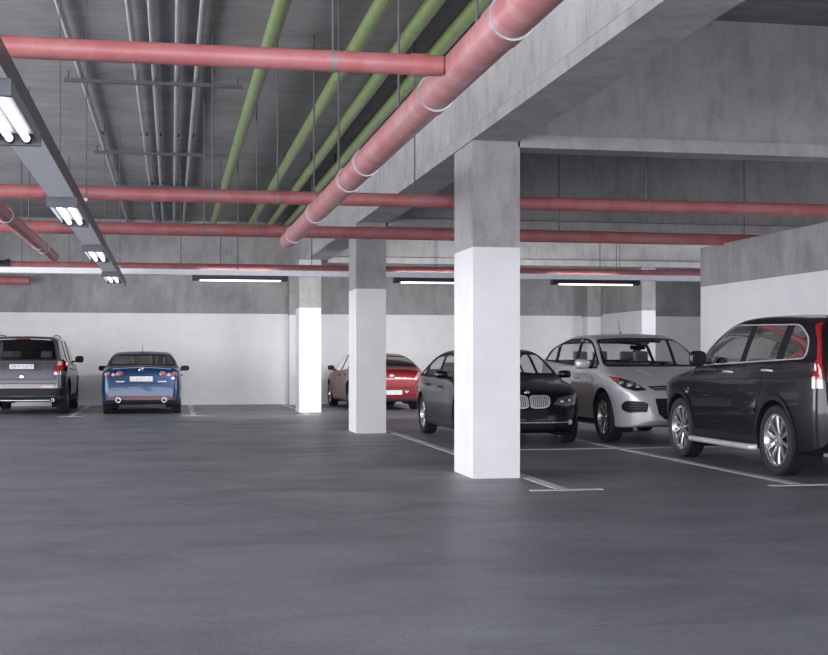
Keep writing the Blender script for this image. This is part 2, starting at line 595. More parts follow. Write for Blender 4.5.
# ------------------------------------------------------------------ cable trays and lamps
TZ = 2.60            # underside of the long trunking
DT = TZ - CAM_H
TXR = -.555 * CA * DT - .06   # right lower edge
TROT = .0040          # the trunking runs a touch askew
TW = .215
TXL = TXR - TW
tray_end = y_along(TXR, TZ, 287.5)
b = BM()
oy = 12.0
prof = [(TXL, 0), (TXR, 0), (TXR, .13), (TXR - .012, .13), (TXR - .012, .012), (TXL + .012, .012), (TXL + .012, .13), (TXL, .13)]
va = [b.verts.new((x - TXL, -6 - oy, z)) for x, z in prof]
vb = [b.verts.new((x - TXL, tray_end - oy, z)) for x, z in prof]
for i in range(len(prof)):
    j = (i + 1) % len(prof)
    b.faces.new((va[i], va[j], vb[j], vb[i]))
for q in ((0, 1, 4, 5), (1, 2, 3, 4), (5, 6, 7, 0)):
    b.faces.new([va[i] for i in q])
    b.faces.new([vb[i] for i in q][::-1])
bmesh.ops.recalc_face_normals(b, faces=b.faces)
for f in b.faces:
    f.material_index = 1 if abs(f.normal.x) > .9 else 0  # side faces take the darker metal, their shade put into the colour
tray = obj('light_trunking', b, [M['tray'], M['fixture']], None, 0)
tray.location = (TXL, oy, TZ)
tray.rotation_euler = (0, 0, TROT)
tag(tray, 'long pale metal trunking carrying the twin tube lights', 'trunking')
for y in (3.5, 12.2, 21.0):
    b = BM()
    box(b, -.02, TW + .02, y - oy - .02, y - oy + .02, .13, .16)
    ob = obj('hanger_bracket', b, M['galv'], tray, 0)
    for x in (-.012, TW + .012):
        bb = BM()
        tube(bb, (x, y - oy, .15), (x, y - oy, CEIL - TZ), .006, 8)
        obj('hanger_rod', bb, M['rod'], ob, 30)

FD = .082  # fixture height
def twin_light(y0, length, label):
    yc = y0 + length / 2
    e = empty('tube_light', (TXL + TW / 2 - TROT * (yc - oy), yc, TZ - .001), TROT, label, 'light', 'twin tube lights under the trunking')
    w, L = TW / 2 + .012, length / 2
    b = BM()
    box(b, -w, w, -L, L, -.022, 0)
    for s in (-1, 1):      # sloping reflector sides
        v = [b.verts.new(p) for p in ((s * w, -L, -.022), (s * w, L, -.022), (s * (w + .004), L, -FD * .75), (s * (w + .004), -L, -FD * .75),
                                      (s * (w - .012), -L, -.022), (s * (w - .012), L, -.022), (s * (w - .008), L, -FD * .75), (s * (w - .008), -L, -FD * .75))]
        for q in ((0, 1, 2, 3), (7, 6, 5, 4), (3, 2, 6, 7), (0, 3, 7, 4), (1, 5, 6, 2)):
            b.faces.new([v[i] for i in q])
    bmesh.ops.recalc_face_normals(b, faces=b.faces)
    obj('housing', b, M['trough'], e, 0)
    for s in (-1, 1):
        b = BM()
        box(b, -w - .004, w + .004, s * L - .02, s * L + .02, -FD, 0)
        obj('end_plate', b, M['fixture'], e, 0)
    for s in (-1, 1):
        x = s * .048
        b = BM()
        tube(b, (x, -L + .06, -.050), (x, L - .06, -.050), .021, 16)
        obj('lamp_tube', b, M['tube'], e, 40)
        for q in (-1, 1):
            b = BM()
            tube(b, (x, q * (L - .07), -.050), (x, q * (L - .015), -.050), .026, 14)
            obj('lamp_socket', b, M['black'], e, 40)
K = F * (DT - .03)
def yt(py):
    return y_along(TXR, TZ - FD, py)
tl = ['nearest twin tube light in view, at the left edge', 'twin tube light second nearest on the trunking',
      'twin tube light third along the trunking', 'farthest small twin tube light at the trunking end']
for (ya, yb), lab in zip(((96, 146), (207.6, 227), (252, 262.7), (277, 283.8)), tl):
    twin_light(yt(ya), yt(yb) - yt(ya), lab)

# tray across the garage
CTY, CTZ = 23.4, 1.27 + 82 * 23.3 / F
b = BM()
box(b, XL + .2, 14.5, -.10, .10, 0, .012)
box(b, XL + .2, 14.5, -.10, -.088, .012, .10)
box(b, XL + .2, 14.5, .088, .10, .012, .10)
ct = obj('cable_tray', b, M['tray'], None, 0)
ct.location = (0, CTY, CTZ)
tag(ct, 'slim pale cable tray crossing the garage under the far red pipe', 'tray')
for x in (-6.5, -2.6, 1.2, 4.9, 8.5, 12.3):
    for s in (-.094, .094):
        bb = BM()
        tube(bb, (x, s, .05), (x, s, CEIL - CTZ), .006, 8)
        obj('hanger_rod', bb, M['rod'], ct, 30)
def lamp_glow(x, y, z, length):
    """the light a linear lamp throws towards the back bays"""
    a = bpy.data.lights.new('lamp_light', 'AREA')
    a.shape = 'RECTANGLE'
    a.size, a.size_y = length, .05
    a.energy = 36
    a.spread = math.radians(75)
    a.color = (1, .985, 1)
    ao = bpy.data.objects.new('lamp_light', a)
    ao.location = (x, y, z)
    ao.rotation_euler = (PI / 2 - .20, 0, 0)
    COL.objects.link(ao)
for px0, px1, lab in ((195, 285, 'black linear lamp under the cross tray, left of the columns'),
                      (396, 487, 'black linear lamp under the cross tray, between two columns'),
                      (554, 636, 'black linear lamp under the cross tray, above the silver car')):
    x0, x1 = x_at(px0, CTY), x_at(px1, CTY)
    e = empty('hanging_linear_lamp', ((x0 + x1) / 2, CTY, CTZ), 0, lab, 'light', 'black linear lamps under the cross tray')
    L = (x1 - x0) / 2
    b = BM()
    box(b, -L, L, -.075, .075, -.078, -.001)
    obj('housing', b, M['dark_metal'], e, 0)
    for s in (-1, 1):
        b = BM()
        box(b, s * L - .05, s * L + .05, -.09, .09, -.10, 0)
        obj('end_cap', b, M['dark_metal'], e, 0)
    b = BM()
    tube(b, (-L + .09, -.03, -.092), (L - .09, -.03, -.092), .014, 14)
    obj('lamp_tube', b, M['tube'], e, 40)
    lamp_glow(e.location.x, e.location.y + .09, e.location.z - .09, 2 * L - .3)

# ------------------------------------------------------------------ cars
# car space: x forward, y to the car's left, z up; origin on the floor midway between the axles
def pchip(pts):
    xs = [p[0] for p in pts]
    ys = [p[1] for p in pts]
    n = len(xs)
    h = [xs[i + 1] - xs[i] for i in range(n - 1)]
    dl = [(ys[i + 1] - ys[i]) / h[i] for i in range(n - 1)]
    m = [0.0] * n
    m[0], m[-1] = dl[0], dl[-1]
    for i in range(1, n - 1):
        if dl[i - 1] * dl[i] > 0:
            w1, w2 = 2 * h[i] + h[i - 1], h[i] + 2 * h[i - 1]
            m[i] = (w1 + w2) / (w1 / dl[i - 1] + w2 / dl[i])
    def f(x):
        if x <= xs[0]:
            return ys[0]
        if x >= xs[-1]:
            return ys[-1]
        i = max(k for k in range(n - 1) if xs[k] <= x)
        t = (x - xs[i]) / h[i]
        return ((1 + 2 * t) * (1 - t) ** 2 * ys[i] + t * (1 - t) ** 2 * h[i] * m[i]
                + t * t * (3 - 2 * t) * ys[i + 1] + t * t * (t - 1) * h[i] * m[i + 1])
    return f

def rounded(poly, r, k=4):
    out = []
    n = len(poly)
    for i in range(n):
        p, a, c = Vector(poly[i]), Vector(poly[i - 1]), Vector(poly[(i + 1) % n])
        u, v = a - p, c - p
        s = min(r, u.length * .45, v.length * .45)
        q0, q1 = p + u.normalized() * s, p + v.normalized() * s
        for j in range(k + 1):
            t = j / k
            out.append(tuple(q0 * (1 - t) ** 2 + p * 2 * t * (1 - t) + q1 * t * t))
    return out

def area2(poly):
    return sum(poly[i - 1][0] * poly[i][1] - poly[i][0] * poly[i - 1][1] for i in range(len(poly)))

def ccw(poly):
    return poly if area2(poly) > 0 else poly[::-1]

def dedupe(poly, d=.002):
    out = []
    for p in poly:
        if not out or (Vector(p) - Vector(out[-1])).length > d:
            out.append(p)
    if (Vector(out[0]) - Vector(out[-1])).length <= d:
        out.pop()
    return out

def clip_half(poly, p, q):
    """part of a convex polygon left of the line p->q"""
    p, q = Vector(p), Vector(q)
    d = q - p
    side = lambda v: d.x * (v[1] - p.y) - d.y * (v[0] - p.x)
    out = []
    for i in range(len(poly)):
        a, b2 = poly[i - 1], poly[i]
        sa, sb = side(a), side(b2)
        if (sa >= 0) != (sb >= 0):
            t = sa / (sa - sb)
            out.append((a[0] + (b2[0] - a[0]) * t, a[1] + (b2[1] - a[1]) * t))
        if sb >= 0:
            out.append(tuple(b2))
    return out

def grow(poly, w):
    poly = ccw(poly)
    out = []
    n = len(poly)
    for i in range(n):
        p, a, c = Vector(poly[i]), Vector(poly[i - 1]), Vector(poly[(i + 1) % n])
        e0, e1 = (p - a).normalized(), (c - p).normalized()
        n0, n1 = Vector((e0.y, -e0.x)), Vector((e1.y, -e1.x))
        m = (n0 + n1)
        m = m / max(.4, m.length_squared / 2) if m.length > 1e-6 else n0
        out.append(tuple(p + m * w))
    return out

def resample(poly, step):
    out = []
    n = len(poly)
    for i in range(n):
        a, c = Vector(poly[i]), Vector(poly[(i + 1) % n])
        k = max(1, int((c - a).length / step))
        out += [tuple(a.lerp(c, j / k)) for j in range(k)]
    return out

def circle(cx, cz, r, n=28):
    return [(cx + r * math.cos(2 * PI * i / n), cz + r * math.sin(2 * PI * i / n)) for i in range(n)]

class Car:
    def __init__(s, name, spec, loc, rz, label, group=None):
        s.sp = spec
        s.root = empty(name, loc, rz, label, 'car', 'parked cars')
        s.a = spec['wb'] / 2
        s.zt, s.hw, s.zb, s.bl = pchip(spec['top']), pchip(spec['hw']), pchip(spec['zb']), pchip(spec['belt'])
        s.shell()

    # ---- body surface
    def side(s, x, z):
        sp, w, bl, zm = s.sp, s.hw(x), s.bl(x), s.sp.get('zmax', .62)
        if z < zm:
            y = w * (1 - sp.get('tuck', .055) * ((zm - z) / (zm - .18)) ** 2)
        else:
            y = w * (1 - .022 * min(1, ((z - zm) / (bl - zm))) ** 2)
        c = sp.get('crease')
        if c:   # a pressed shoulder line
            zc = c[0] + c[1] * x
            y -= c[2] * max(0, min(1, (z - zc) / .02)) * max(0, 1 - max(0, z - zc) / .16)
        if z > bl:
            h = z - bl
            y -= sp.get('shoulder', .022) * min(1, h / .035) + sp['tum'] * h * (.82 + .35 * h)
        return y

    def topz(s, x, y):
        zt, zb = s.zt(x), s.zb(x)
        cr = min(s.sp.get('crown', .055), .3 * (zt - zb))
        return zt - cr * (y / max(.2, s.hw(x))) ** 2

    def corner(s, x):
        zb, zt = s.zb(x), s.zt(x)
        lo, hi = zb, zt
        for _ in range(40):
            m = (lo + hi) / 2
            if m < s.topz(x, max(0, s.side(x, m))):
                lo = m
            else:
                hi = m
        return max(.05, s.side(x, lo)), lo

    def half(s, x):
        yc, zc = s.corner(x)
        zb = s.zb(x)
        r = min(s.sp.get('fillet', .09), .4 * (zc - zb), .4 * yc)
        pts = [(0, zb), (.45 * s.side(x, zb), zb), (s.side(x, zb) - .03, zb)]
        n1 = 30
        for i in range(n1):
            z = zb + .02 + (zc - r - zb - .02) * i / (n1 - 1)
            pts.append((s.side(x, z), z))
        p0 = Vector(pts[-1])
        p2 = Vector((max(0.02, yc - r * 1.3), s.topz(x, yc - r * 1.3)))
        for i in range(1, 8):
            t = i / 8
            pts.append(tuple(p0 * (1 - t) ** 2 + Vector((yc, zc)) * 2 * t * (1 - t) + p2 * t * t))
        n3 = 11
        for i in range(n3):
            y = p2.x * (1 - i / (n3 - 1))
            pts.append((y, s.topz(x, y)))
        return pts

    def shell(s):
        x0, x1 = s.sp['top'][0][0], s.sp['top'][-1][0]
        xs = []
        n = 120
        for i in range(n + 1):
            t = i / n
            t = t - .16 * math.sin(2 * PI * t) / (2 * PI) * 2.6      # denser at both ends
            xs.append(x0 + (x1 - x0) * t)
        bm = BM()
        rows = []
        for x in xs:
            h = s.half(x)
            full = h + [(-y, z) for y, z in h[-2:0:-1]]
            rows.append([bm.verts.new((x, y, z)) for y, z in full])
        m = len(rows[0])
        for p, q in zip(rows, rows[1:]):
            for i in range(m):
                j = (i + 1) % m
                bm.faces.new((p[i], q[i], q[j], p[j]))
        bm.faces.new(rows[0])
        bm.faces.new(rows[-1][::-1])
        bmesh.ops.recalc_face_normals(bm, faces=bm.faces)
        bm.normal_update()
        s.bm = bm
        s.bvh = BVHTree.FromBMesh(bm)

    def hit(s, axis, sign, u, v):
        if axis == 'y':
            o, d = Vector((u, sign * 3, v)), Vector((0, -sign, 0))
        elif axis == 'x':
            o, d = Vector((sign * 6, u, v)), Vector((-sign, 0, 0))
        else:
            o, d = Vector((u, v, 4)), Vector((0, 0, -1))
        p, nrm, idx, dist = s.bvh.ray_cast(o, d)
        if p is None:
            q = o + d * (2.2 if axis == 'y' else 3.8)
            p, nrm, idx, dist = s.bvh.find_nearest(q)
            p = p.copy()
            if axis == 'y':
                p = Vector((u, p.y, v))
            elif axis == 'x':
                p = Vector((p.x, u, v))
        return p, -d

    def uv(s, axis, co):
        return {'y': (co.x, co.z), 'x': (co.y, co.z), 'z': (co.x, co.y)}[axis]

    def cut(s, poly, axis, sign, lo=.15):
        """open a hole in the shell where a convex outline falls on it"""
        poly = ccw(dedupe(poly))
        us, vs = [p[0] for p in poly], [p[1] for p in poly]
        box2 = (min(us) - .12, max(us) + .12, min(vs) - .12, max(vs) + .12)
        bm = s.bm
        def ok(f):
            c = f.calc_center_median()
            k = {'y': c.y, 'x': c.x, 'z': c.z}[axis] * sign
            u, v = s.uv(axis, c)
            return k > lo and box2[0] < u < box2[1] and box2[2] < v < box2[3]
        fs = [f for f in bm.faces if ok(f)]
        for i in range(len(poly)):
            a, c = poly[i - 1], poly[i]
            du, dv = c[0] - a[0], c[1] - a[1]
            if axis == 'y':
                co, no = (a[0], 0, a[1]), (dv, 0, -du)
            elif axis == 'x':
                co, no = (0, a[0], a[1]), (0, dv, -du)
            else:
                co, no = (a[0], a[1], 0), (dv, -du, 0)
            geom = list({e for f in fs for e in f.edges}) + fs + list({v for f in fs for v in f.verts})
            res = bmesh.ops.bisect_plane(bm, geom=geom, plane_co=co, plane_no=no, dist=1e-5)
            fs = [g for g in res['geom'] if isinstance(g, bmesh.types.BMFace)]
        dead = []
        for f in fs:
            if not f.is_valid:
                continue
            u, v = s.uv(axis, f.calc_center_median())
            if all((poly[i][0] - poly[i - 1][0]) * (v - poly[i - 1][1]) - (poly[i][1] - poly[i - 1][1]) * (u - poly[i - 1][0]) > -1e-6
                   for i in range(len(poly))):
                dead.append(f)
        bmesh.ops.delete(bm, geom=dead, context='FACES')

    # ---- pieces laid onto the body surface
    def flat(s, poly, step):
        poly = ccw(dedupe(poly))
        b = BM()
        b.faces.new([b.verts.new((u, v, 0)) for u, v in poly])
        us, vs = [p[0] for p in poly], [p[1] for p in poly]
        for k, (a, c) in enumerate(((min(us), max(us)), (min(vs), max(vs)))):
            n = int((c - a) / step)
            for i in range(1, n + 1):
                p = a + (c - a) * i / (n + 1)
                co = (p, 0, 0) if k == 0 else (0, p, 0)
                no = (1, 0, 0) if k == 0 else (0, 1, 0)
                bmesh.ops.bisect_plane(b, geom=b.verts[:] + b.edges[:] + b.faces[:], plane_co=co, plane_no=no, dist=1e-5)
        bmesh.ops.triangulate(b, faces=[f for f in b.faces if len(f.verts) > 4])
        return b

    def lay(s, b, axis, sign, out, depth):
        """drop a flat outline onto the body; depth > 0 gives it an edge that reaches into the body"""
        base = list(b.verts)
        if depth:
            r = bmesh.ops.extrude_face_region(b, geom=b.faces[:])
            new = [g for g in r['geom'] if isinstance(g, bmesh.types.BMVert)]
        else:
            new = base
        for v in b.verts:
            v.tag = False
        for v in new:
            v.tag = True
        for v in list(b.verts):
            p, d = s.hit(axis, sign, v.co.x, v.co.y)
            v.co = p + d * (out if v.tag else out - depth)
        bmesh.ops.recalc_face_normals(b, faces=b.faces)
        return b

    def panel(s, name, poly, axis, sign, mat, out=.006, depth=.025, step=.06, parent=None, rnd=0, smooth=35):
        if rnd:
            poly = rounded(poly, rnd)
        b = s.lay(s.flat(poly, step), axis, sign, out, depth)
        return obj(name, b, mat, parent or s.root, smooth)

    def panels(s, name, polys, mat, out=.006, depth=.025, step=.06, rnd=0, parent=None):
        """several laid outlines that make one part: (polygon, axis, sign)"""
        t = BM()
        for poly, axis, sign in polys:
            if rnd:
                poly = rounded(poly, rnd)
            b = s.lay(s.flat(poly, step), axis, sign, out, depth)
            me = bpy.data.meshes.new('tmp')
            b.to_mesh(me)
            b.free()
            t.from_mesh(me)
            bpy.data.meshes.remove(me)
        return obj(name, t, mat, parent or s.root, 35)

    def ring(s, name, poly, w, axis, sign, mat, out=.006, depth=.02, parent=None, inner=None):
        po = resample(ccw(dedupe(poly)), .05)
        pi_ = grow(po, -w) if inner is None else inner
        b = BM()
        vo = [b.verts.new((u, v, 0)) for u, v in po]
        vi = [b.verts.new((u, v, 0)) for u, v in pi_]
        n = len(vo)
        for i in range(n):
            j = (i + 1) % n
            b.faces.new((vo[i], vo[j], vi[j], vi[i]))
        s.lay(b, axis, sign, out, depth)
        return obj(name, b, mat, parent or s.root, 35)

    def strip(s, name, pts, w, axis, sign, mat, out=.0015, depth=.01, parent=None):
        """a narrow band along an open polyline"""
        po = []
        for a, c in zip(pts, pts[1:]):
            a, c = Vector(a), Vector(c)
            k = max(1, int((c - a).length / .05))
            po += [a.lerp(c, j / k) for j in range(k)]
        po.append(Vector(pts[-1]))
        b = BM()
        prev = None
        for i, p in enumerate(po):
            d = (po[min(i + 1, len(po) - 1)] - po[max(i - 1, 0)]).normalized()
            nn = Vector((-d.y, d.x)) * w / 2
            cur = (b.verts.new((*(p - nn), 0)), b.verts.new((*(p + nn), 0)))
            if prev:
                b.faces.new((prev[0], cur[0], cur[1], prev[1]))
            prev = cur
        s.lay(b, axis, sign, out, depth)
        return obj(name, b, mat, parent or s.root, 35)

    # ---- openings
    def arches(s, lip=None, lipw=.05):
        R = s.sp['tyre'] + s.sp.get('archgap', .055)
        for sx in (1, -1):
            cx = sx * s.a
            zc = s.sp['tyre'] + .015
            poly = circle(cx, zc, R, 30)
            for sg in (1, -1):
                s.cut(poly, 'y', sg, lo=.55)
                w = s.hw(cx)
                b = BM()   # the wheel well
                n = 24
                rings = []
                for yy in (w * .985, w - .36):
                    rings.append([b.verts.new((cx + (R + .004) * math.cos(PI * (i / n * 1.36 - .18)), sg * yy, zc + (R + .004) * math.sin(PI * (i / n * 1.36 - .18)))) for i in range(n + 1)])
                # keep the outer edge on the body's skin
                for v in rings[0]:
                    p, d = s.hit('y', sg, v.co.x, max(v.co.z, s.zb(v.co.x) + .03))
                    v.co.y = p.y - sg * .004
                for i in range(n):
                    b.faces.new((rings[0][i], rings[0][i + 1], rings[1][i + 1], rings[1][i]))
                b.faces.new(rings[1])
                obj('wheel_well', b, M['matte'], s.root, 40)
                if lip:
                    out = [(cx + (R + lipw) * math.cos(PI * (i / 30 * 1.16 - .08)), zc + (R + lipw) * math.sin(PI * (i / 30 * 1.16 - .08))) for i in range(31)]
                    inn = [(cx + (R - .006) * math.cos(PI * (i / 30 * 1.16 - .08)), zc + (R - .006) * math.sin(PI * (i / 30 * 1.16 - .08))) for i in range(31)]
                    b = BM()
                    vo = [b.verts.new((u, max(v, s.zb(u) + .03), 0)) for u, v in out]
                    vi = [b.verts.new((u, max(v, s.zb(u) + .025), 0)) for u, v in inn]
                    for i in range(30):
                        if (vo[i].co - vo[i + 1].co).length > .004:
                            b.faces.new((vo[i], vo[i + 1], vi[i + 1], vi[i]))
                    loose = [v for v in b.verts if not v.link_faces]
                    bmesh.ops.delete(b, geom=loose, context='VERTS')
                    s.lay(b, 'y', sg, .014, .03)
                    obj('wheel_arch_trim', b, lip, s.root, 35)

    def dlo(s, xa, xb, mb=.03, mt=.05):
        """outline of the side glass between two stations"""
        n = 26
        lo, up = [], []
        z0, z1 = s.bl(xa) + mb, s.bl(xb) + mb
        for i in range(n + 1):
            x = xa + (xb - xa) * i / n
            zl = z0 + (z1 - z0) * i / n
            zu = s.corner(x)[1] - mt
            if zu > zl + .012:
                lo.append((x, zl))
                up.append((x, zu))
        return ccw(dedupe(lo + up[::-1], .004))

    def side_windows(s, outline, splits, mats, pillar=None, gap=.035, rnd=.03, trim=None, trimw=.018):
        """splits: slanted lines ((x,z),(x,z)) bottom to top; each becomes a pillar of width gap"""
        for sg in (1, -1):
            poly = outline
            pieces = []
            rest = poly
            for (p, q), g in splits:       # from the rear forward
                pl, ql = (p[0] - g, p[1]), (q[0] - g, q[1])
                pr, qr = (p[0] + g, p[1]), (q[0] + g, q[1])
                pieces.append(clip_half(rest, pl, ql))
                mid = clip_half(clip_half(rest, qr, pr)[:], pl, ql) if False else None
                band = clip_half(clip_half(rest, ql, pl), pr, qr)
                if pillar and len(band) > 2:
                    s.panel('window_pillar', grow(ccw(band), .004), 'y', sg, pillar, .004, .02, .08)
                rest = clip_half(rest, qr, pr)
            pieces.append(rest)
            for k, w in enumerate(pieces):
                w = dedupe(ccw(w), .004)
                if len(w) < 3 or abs(area2(w)) < .01:
                    continue
                w = dedupe(rounded(simplify(w), rnd, 3), .004)
                s.cut(w, 'y', sg, lo=.3)
                s.panel('side_window', grow(w, .004), 'y', sg, mats, -.004, 0, .07)
            if trim:
                s.ring('window_trim', grow(outline, trimw * .6), trimw, 'y', sg, trim, .007, .02)

    def screen(s, name, xlo, xhi, sign, mat, m=.05, border=None):
        """windscreen or rear window between the stations xlo (bottom) and xhi (top)"""
        z0, z1 = s.zt(xlo), s.zt(xhi)
        L, n = [], 12
        for i in range(n + 1):
            x = xlo + (xhi - xlo) * i / n
            yc, zc = s.corner(x)
            y = yc - m - .01
            z = s.topz(x, y)
            if z > z0 - .02 and (not L or z > L[-1][1] + .004):
                L.append((y, z))
        zt = s.topz(xhi, 0)
        top = [(L[-1][0] * .5, L[-1][1] * .3 + zt * .7), (-L[-1][0] * .5, L[-1][1] * .3 + zt * .7)]
        poly = [(-y, z) for y, z in L][::-1]
        poly = L + top + poly
        poly = hull(poly)
        poly = dedupe(rounded(simplify(poly), .05, 3), .004)
        s.cut(poly, 'x', sign, lo=.05)
        o = s.panel(name, grow(poly, .004), 'x', sign, mat, -.004, 0, .07)
        if border:
            s.ring('screen_seal', grow(poly, .012), .03, 'x', sign, border, .002, .012)
        return o, poly

    def finish(s, mat):
        obj('body', s.bm, mat, s.root, 32)

    # ---- fittings
    def wheels(s, style, rim_mat=None):
        R, W = s.sp['tyre'], s.sp.get('tw', .215)
        rr = s.sp.get('rim', .64) * R
        rim_mat = rim_mat or M['alloy']
        b = BM()
        h = W / 2
        prof = [(rr - .006, -h * .80), (rr + .012, -h * .92), ((rr + R) / 2, -h), (R * .955, -h * .93), (R * .985, -h * .8), (R, -h * .6)]
        tread = []
        for g in (-.42, 0, .42):
            tread += [(R, h * (g - .07)), (R - .009, h * (g - .05)), (R - .009, h * (g + .05)), (R, h * (g + .07))]
        prof = prof + tread + [(r, -y) for r, y in prof[::-1]] + [(rr - .012, h * .5), (rr - .012, -h * .5)]
        lathe(b, prof, 'y', 44, closed=True)
        n = 60      # shoulder blocks of the tread
        tyre_me = None
        proto = obj('wheel', b, M['rubber'], s.root, 40)
        b = BM()
        lathe(b, [(rr + .004, h * .84), (rr + .004, h * .74), (rr - .02, h * .62), (rr - .03, -h * .8), (rr - .002, -h * .84), (rr - .002, -h * .86), (rr - .014, -h * .86),
                  (rr - .042, -h * .78), (rr - .034, h * .58), (rr - .016, h * .84)], 'y', 44, closed=True)
        ns, w0, w1, dish = style['n'], style['w0'], style['w1'], style.get('dish', .02)
        r0, r1 = .045, rr - .022
        for k in range(ns):
            for off in style.get('pair', (0,)):
                a = 2 * PI * k / ns + off
                ca, sa_ = math.cos(a), math.sin(a)
                st = []
                for t in (0, .2, .5, .8, 1.0):
                    r = r0 + (r1 - r0) * t
                    ww = (w0 + (w1 - w0) * t) * (1 - style.get('waist', .25) * math.sin(PI * t))
                    yo = h * .70 - dish * (1 - t) ** 1.5 + .006 * math.sin(PI * t)
                    sec = []
                    for du, dy in ((-ww / 2, -.012), (-ww * .32, 0), (ww * .32, 0), (ww / 2, -.012), (ww * .35, -.035), (-ww * .35, -.035)):
                        sec.append(b.verts.new((r * ca - du * sa_, yo + dy, r * sa_ + du * ca)))
                    st.append(sec)
                for p, q in zip(st, st[1:]):
                    for i in range(6):
                        j = (i + 1) % 6
                        b.faces.new((p[i], p[j], q[j], q[i]))
                b.faces.new(st[0][::-1])
                b.faces.new(st[-1])
        bmesh.ops.recalc_face_normals(b, faces=b.faces)
        c = BM()
        lathe(c, [(.075, h * .60), (.075, h * .68), (.06, h * .74 - dish * .3), (.034, h * .76 - dish * .3), (.03, h * .72 - dish * .3), (0, h * .72 - dish * .3)], 'y', 28)
        me = bpy.data.meshes.new('t')
        c.to_mesh(me)
        b.from_mesh(me)
        c.free()
        bpy.data.meshes.remove(me)
        rim = obj('rim', b, rim_mat, proto, 35)
        b = BM()
        lathe(b, [(rr * .84, -h * .05), (rr * .84, h * .05), (.06, h * .12), (.06, -h * .05)], 'y', 32)
        disc = obj('brake_disc', b, M['disc'], proto, 35)
        tr = s.sp['track'] / 2
        first = True
        for sx in (1, -1):
            for sg in (1, -1):
                if first:
                    wv, first = proto, False
                else:
                    wv = link(proto.copy(), s.root)
                    for ch in (rim, disc):
                        link(ch.copy(), wv)
                wv.location = (sx * s.a, sg * tr, R)
                wv.rotation_euler = (0, random.uniform(0, .6), 0 if sg > 0 else PI)

    def mirrors(s, x, z, mat, size=(.10, .20, .15), glass_sign=-1):
        for sg in (1, -1):
            p, d = s.hit('y', sg, x, z - .03)
            y0 = abs(p.y)
            lx, ly, lz = size
            b = BM()
            bmesh.ops.create_icosphere(b, subdivisions=4, radius=1)
            for v in b.verts:
                q = v.co
                f = lambda t, e: math.copysign(abs(t) ** e, t)
                k = .92 + .08 * f(q.y, 1)
                xx = f(q.x, .75) * lx * (1.0 if q.x > 0 else .35)
                v.co = (x + xx, sg * (y0 + .055 + ly / 2 + f(q.y, .6) * ly / 2), z + .02 + f(q.z, .62) * lz / 2 * k)
            m = obj('side_mirror', b, mat, s.root, 40)
            b = BM()
            path_tube(b, [(x + .01, sg * (y0 - .02), z - .035), (x + .01, sg * (y0 + .05), z - .035), (x + .01, sg * (y0 + .11), z - .02)], .020, 10)
            obj('mirror_arm', b, M['black'], m, 40)
            b = BM()
            pts = rounded([(-ly * .40, -lz * .36), (ly * .40, -lz * .36), (ly * .40, lz * .36), (-ly * .40, lz * .36)], .04)
            vs = [b.verts.new((x - lx * .352, sg * (y0 + .055 + ly / 2 + u), z + .02 + v)) for u, v in pts]
            b.faces.new(vs)
            r = bmesh.ops.extrude_face_region(b, geom=b.faces[:])
            for g in r['geom']:
                if isinstance(g, bmesh.types.BMVert):
                    g.co.x -= .006
            bmesh.ops.recalc_face_normals(b, faces=b.faces)
            obj('mirror_glass', b, M['satin'], m, 0)

    def handles(s, spots, mat):
        for x, z in spots:
            for sg in (1, -1):
                p, d = s.hit('y', sg, x, z)
                y = p.y
                b = BM()
                path_tube(b, [(x - .105, y - sg * .006, z - .005), (x - .085, y + sg * .026, z), (x - .03, y + sg * .034, z + .002),
                              (x + .04, y + sg * .034, z + .002), (x + .085, y + sg * .028, z), (x + .105, y - sg * .006, z - .004)], .0135, 10)
                obj('door_handle', b, mat, s.root, 40)

    def seams(s, lines):
        for pts in lines:
            for sg in (1, -1):
                s.strip('door_seam', pts, .009, 'y', sg, M['matte'], .0012, .01)

    def interior(s, mat, xf=.15, xr=-.75, zc=.62, hb=.0, wheel_side=1, rear=True, dash=.85):
        bl = s.bl(0)
        w = s.hw(0)
        def seat(x, y, wid, head=True):
            b = BM()
            box(b, x - .25, x + .27, y - wid / 2, y + wid / 2, zc - .34, zc - .12, bev=.05)
            me_v0 = len(b.verts)
            vs = box(b, x - .36, x - .22, y - wid / 2, y + wid / 2, zc - .2, bl + .06 + hb, bev=0)
            for v in vs:
                if v.co.z > zc:
                    v.co.x -= .14
                    v.co.y = y + (v.co.y - y) * .82
            es = list({e for v in vs for e in v.link_edges})
            bmesh.ops.bevel(b, geom=es, offset=.045, segments=3, affect='EDGES')
            st = obj('seat', b, mat, s.root, 50)
            n = (0,) if head else (-.42, .42)
            for q in n:
                b = BM()
                hx = x - .45
                box(b, hx - .05, hx + .05, y + q - .125, y + q + .125, bl + .09 + hb, bl + .25 + hb, bev=.04)
                for t in (-.06, .06):
                    tube(b, (hx, y + q + t, bl - .02), (hx, y + q + t, bl + .12 + hb), .007, 8)
                obj('headrest', b, mat, st, 50)
        for y in (.36, -.36):
            seat(xf, y, .48)
        if rear:
            seat(xr, 0, 1.22, False)
        b = BM()
        zd = s.bl(dash) + .0
        vs = box(b, dash - .38, dash + .32, -w * .82, w * .82, zd - .42, zd - .03)
        for v in vs:
            if v.co.x < dash and v.co.z > zd - .1:
                v.co.z += .01
                v.co.x += .06
            if v.co.x > dash and v.co.z > zd - .1:
                v.co.z -= .03
        es = list({e for v in vs for e in v.link_edges})
        bmesh.ops.bevel(b, geom=es, offset=.05, segments=3, affect='EDGES')
        obj('dashboard', b, M['black'], s.root, 50)
        b = BM()
        cx, cyy, cz = dash - .50, .36 * wheel_side, zd - .06
        prev = []
        rot = Matrix.Rotation(math.radians(-25), 3, 'Y')
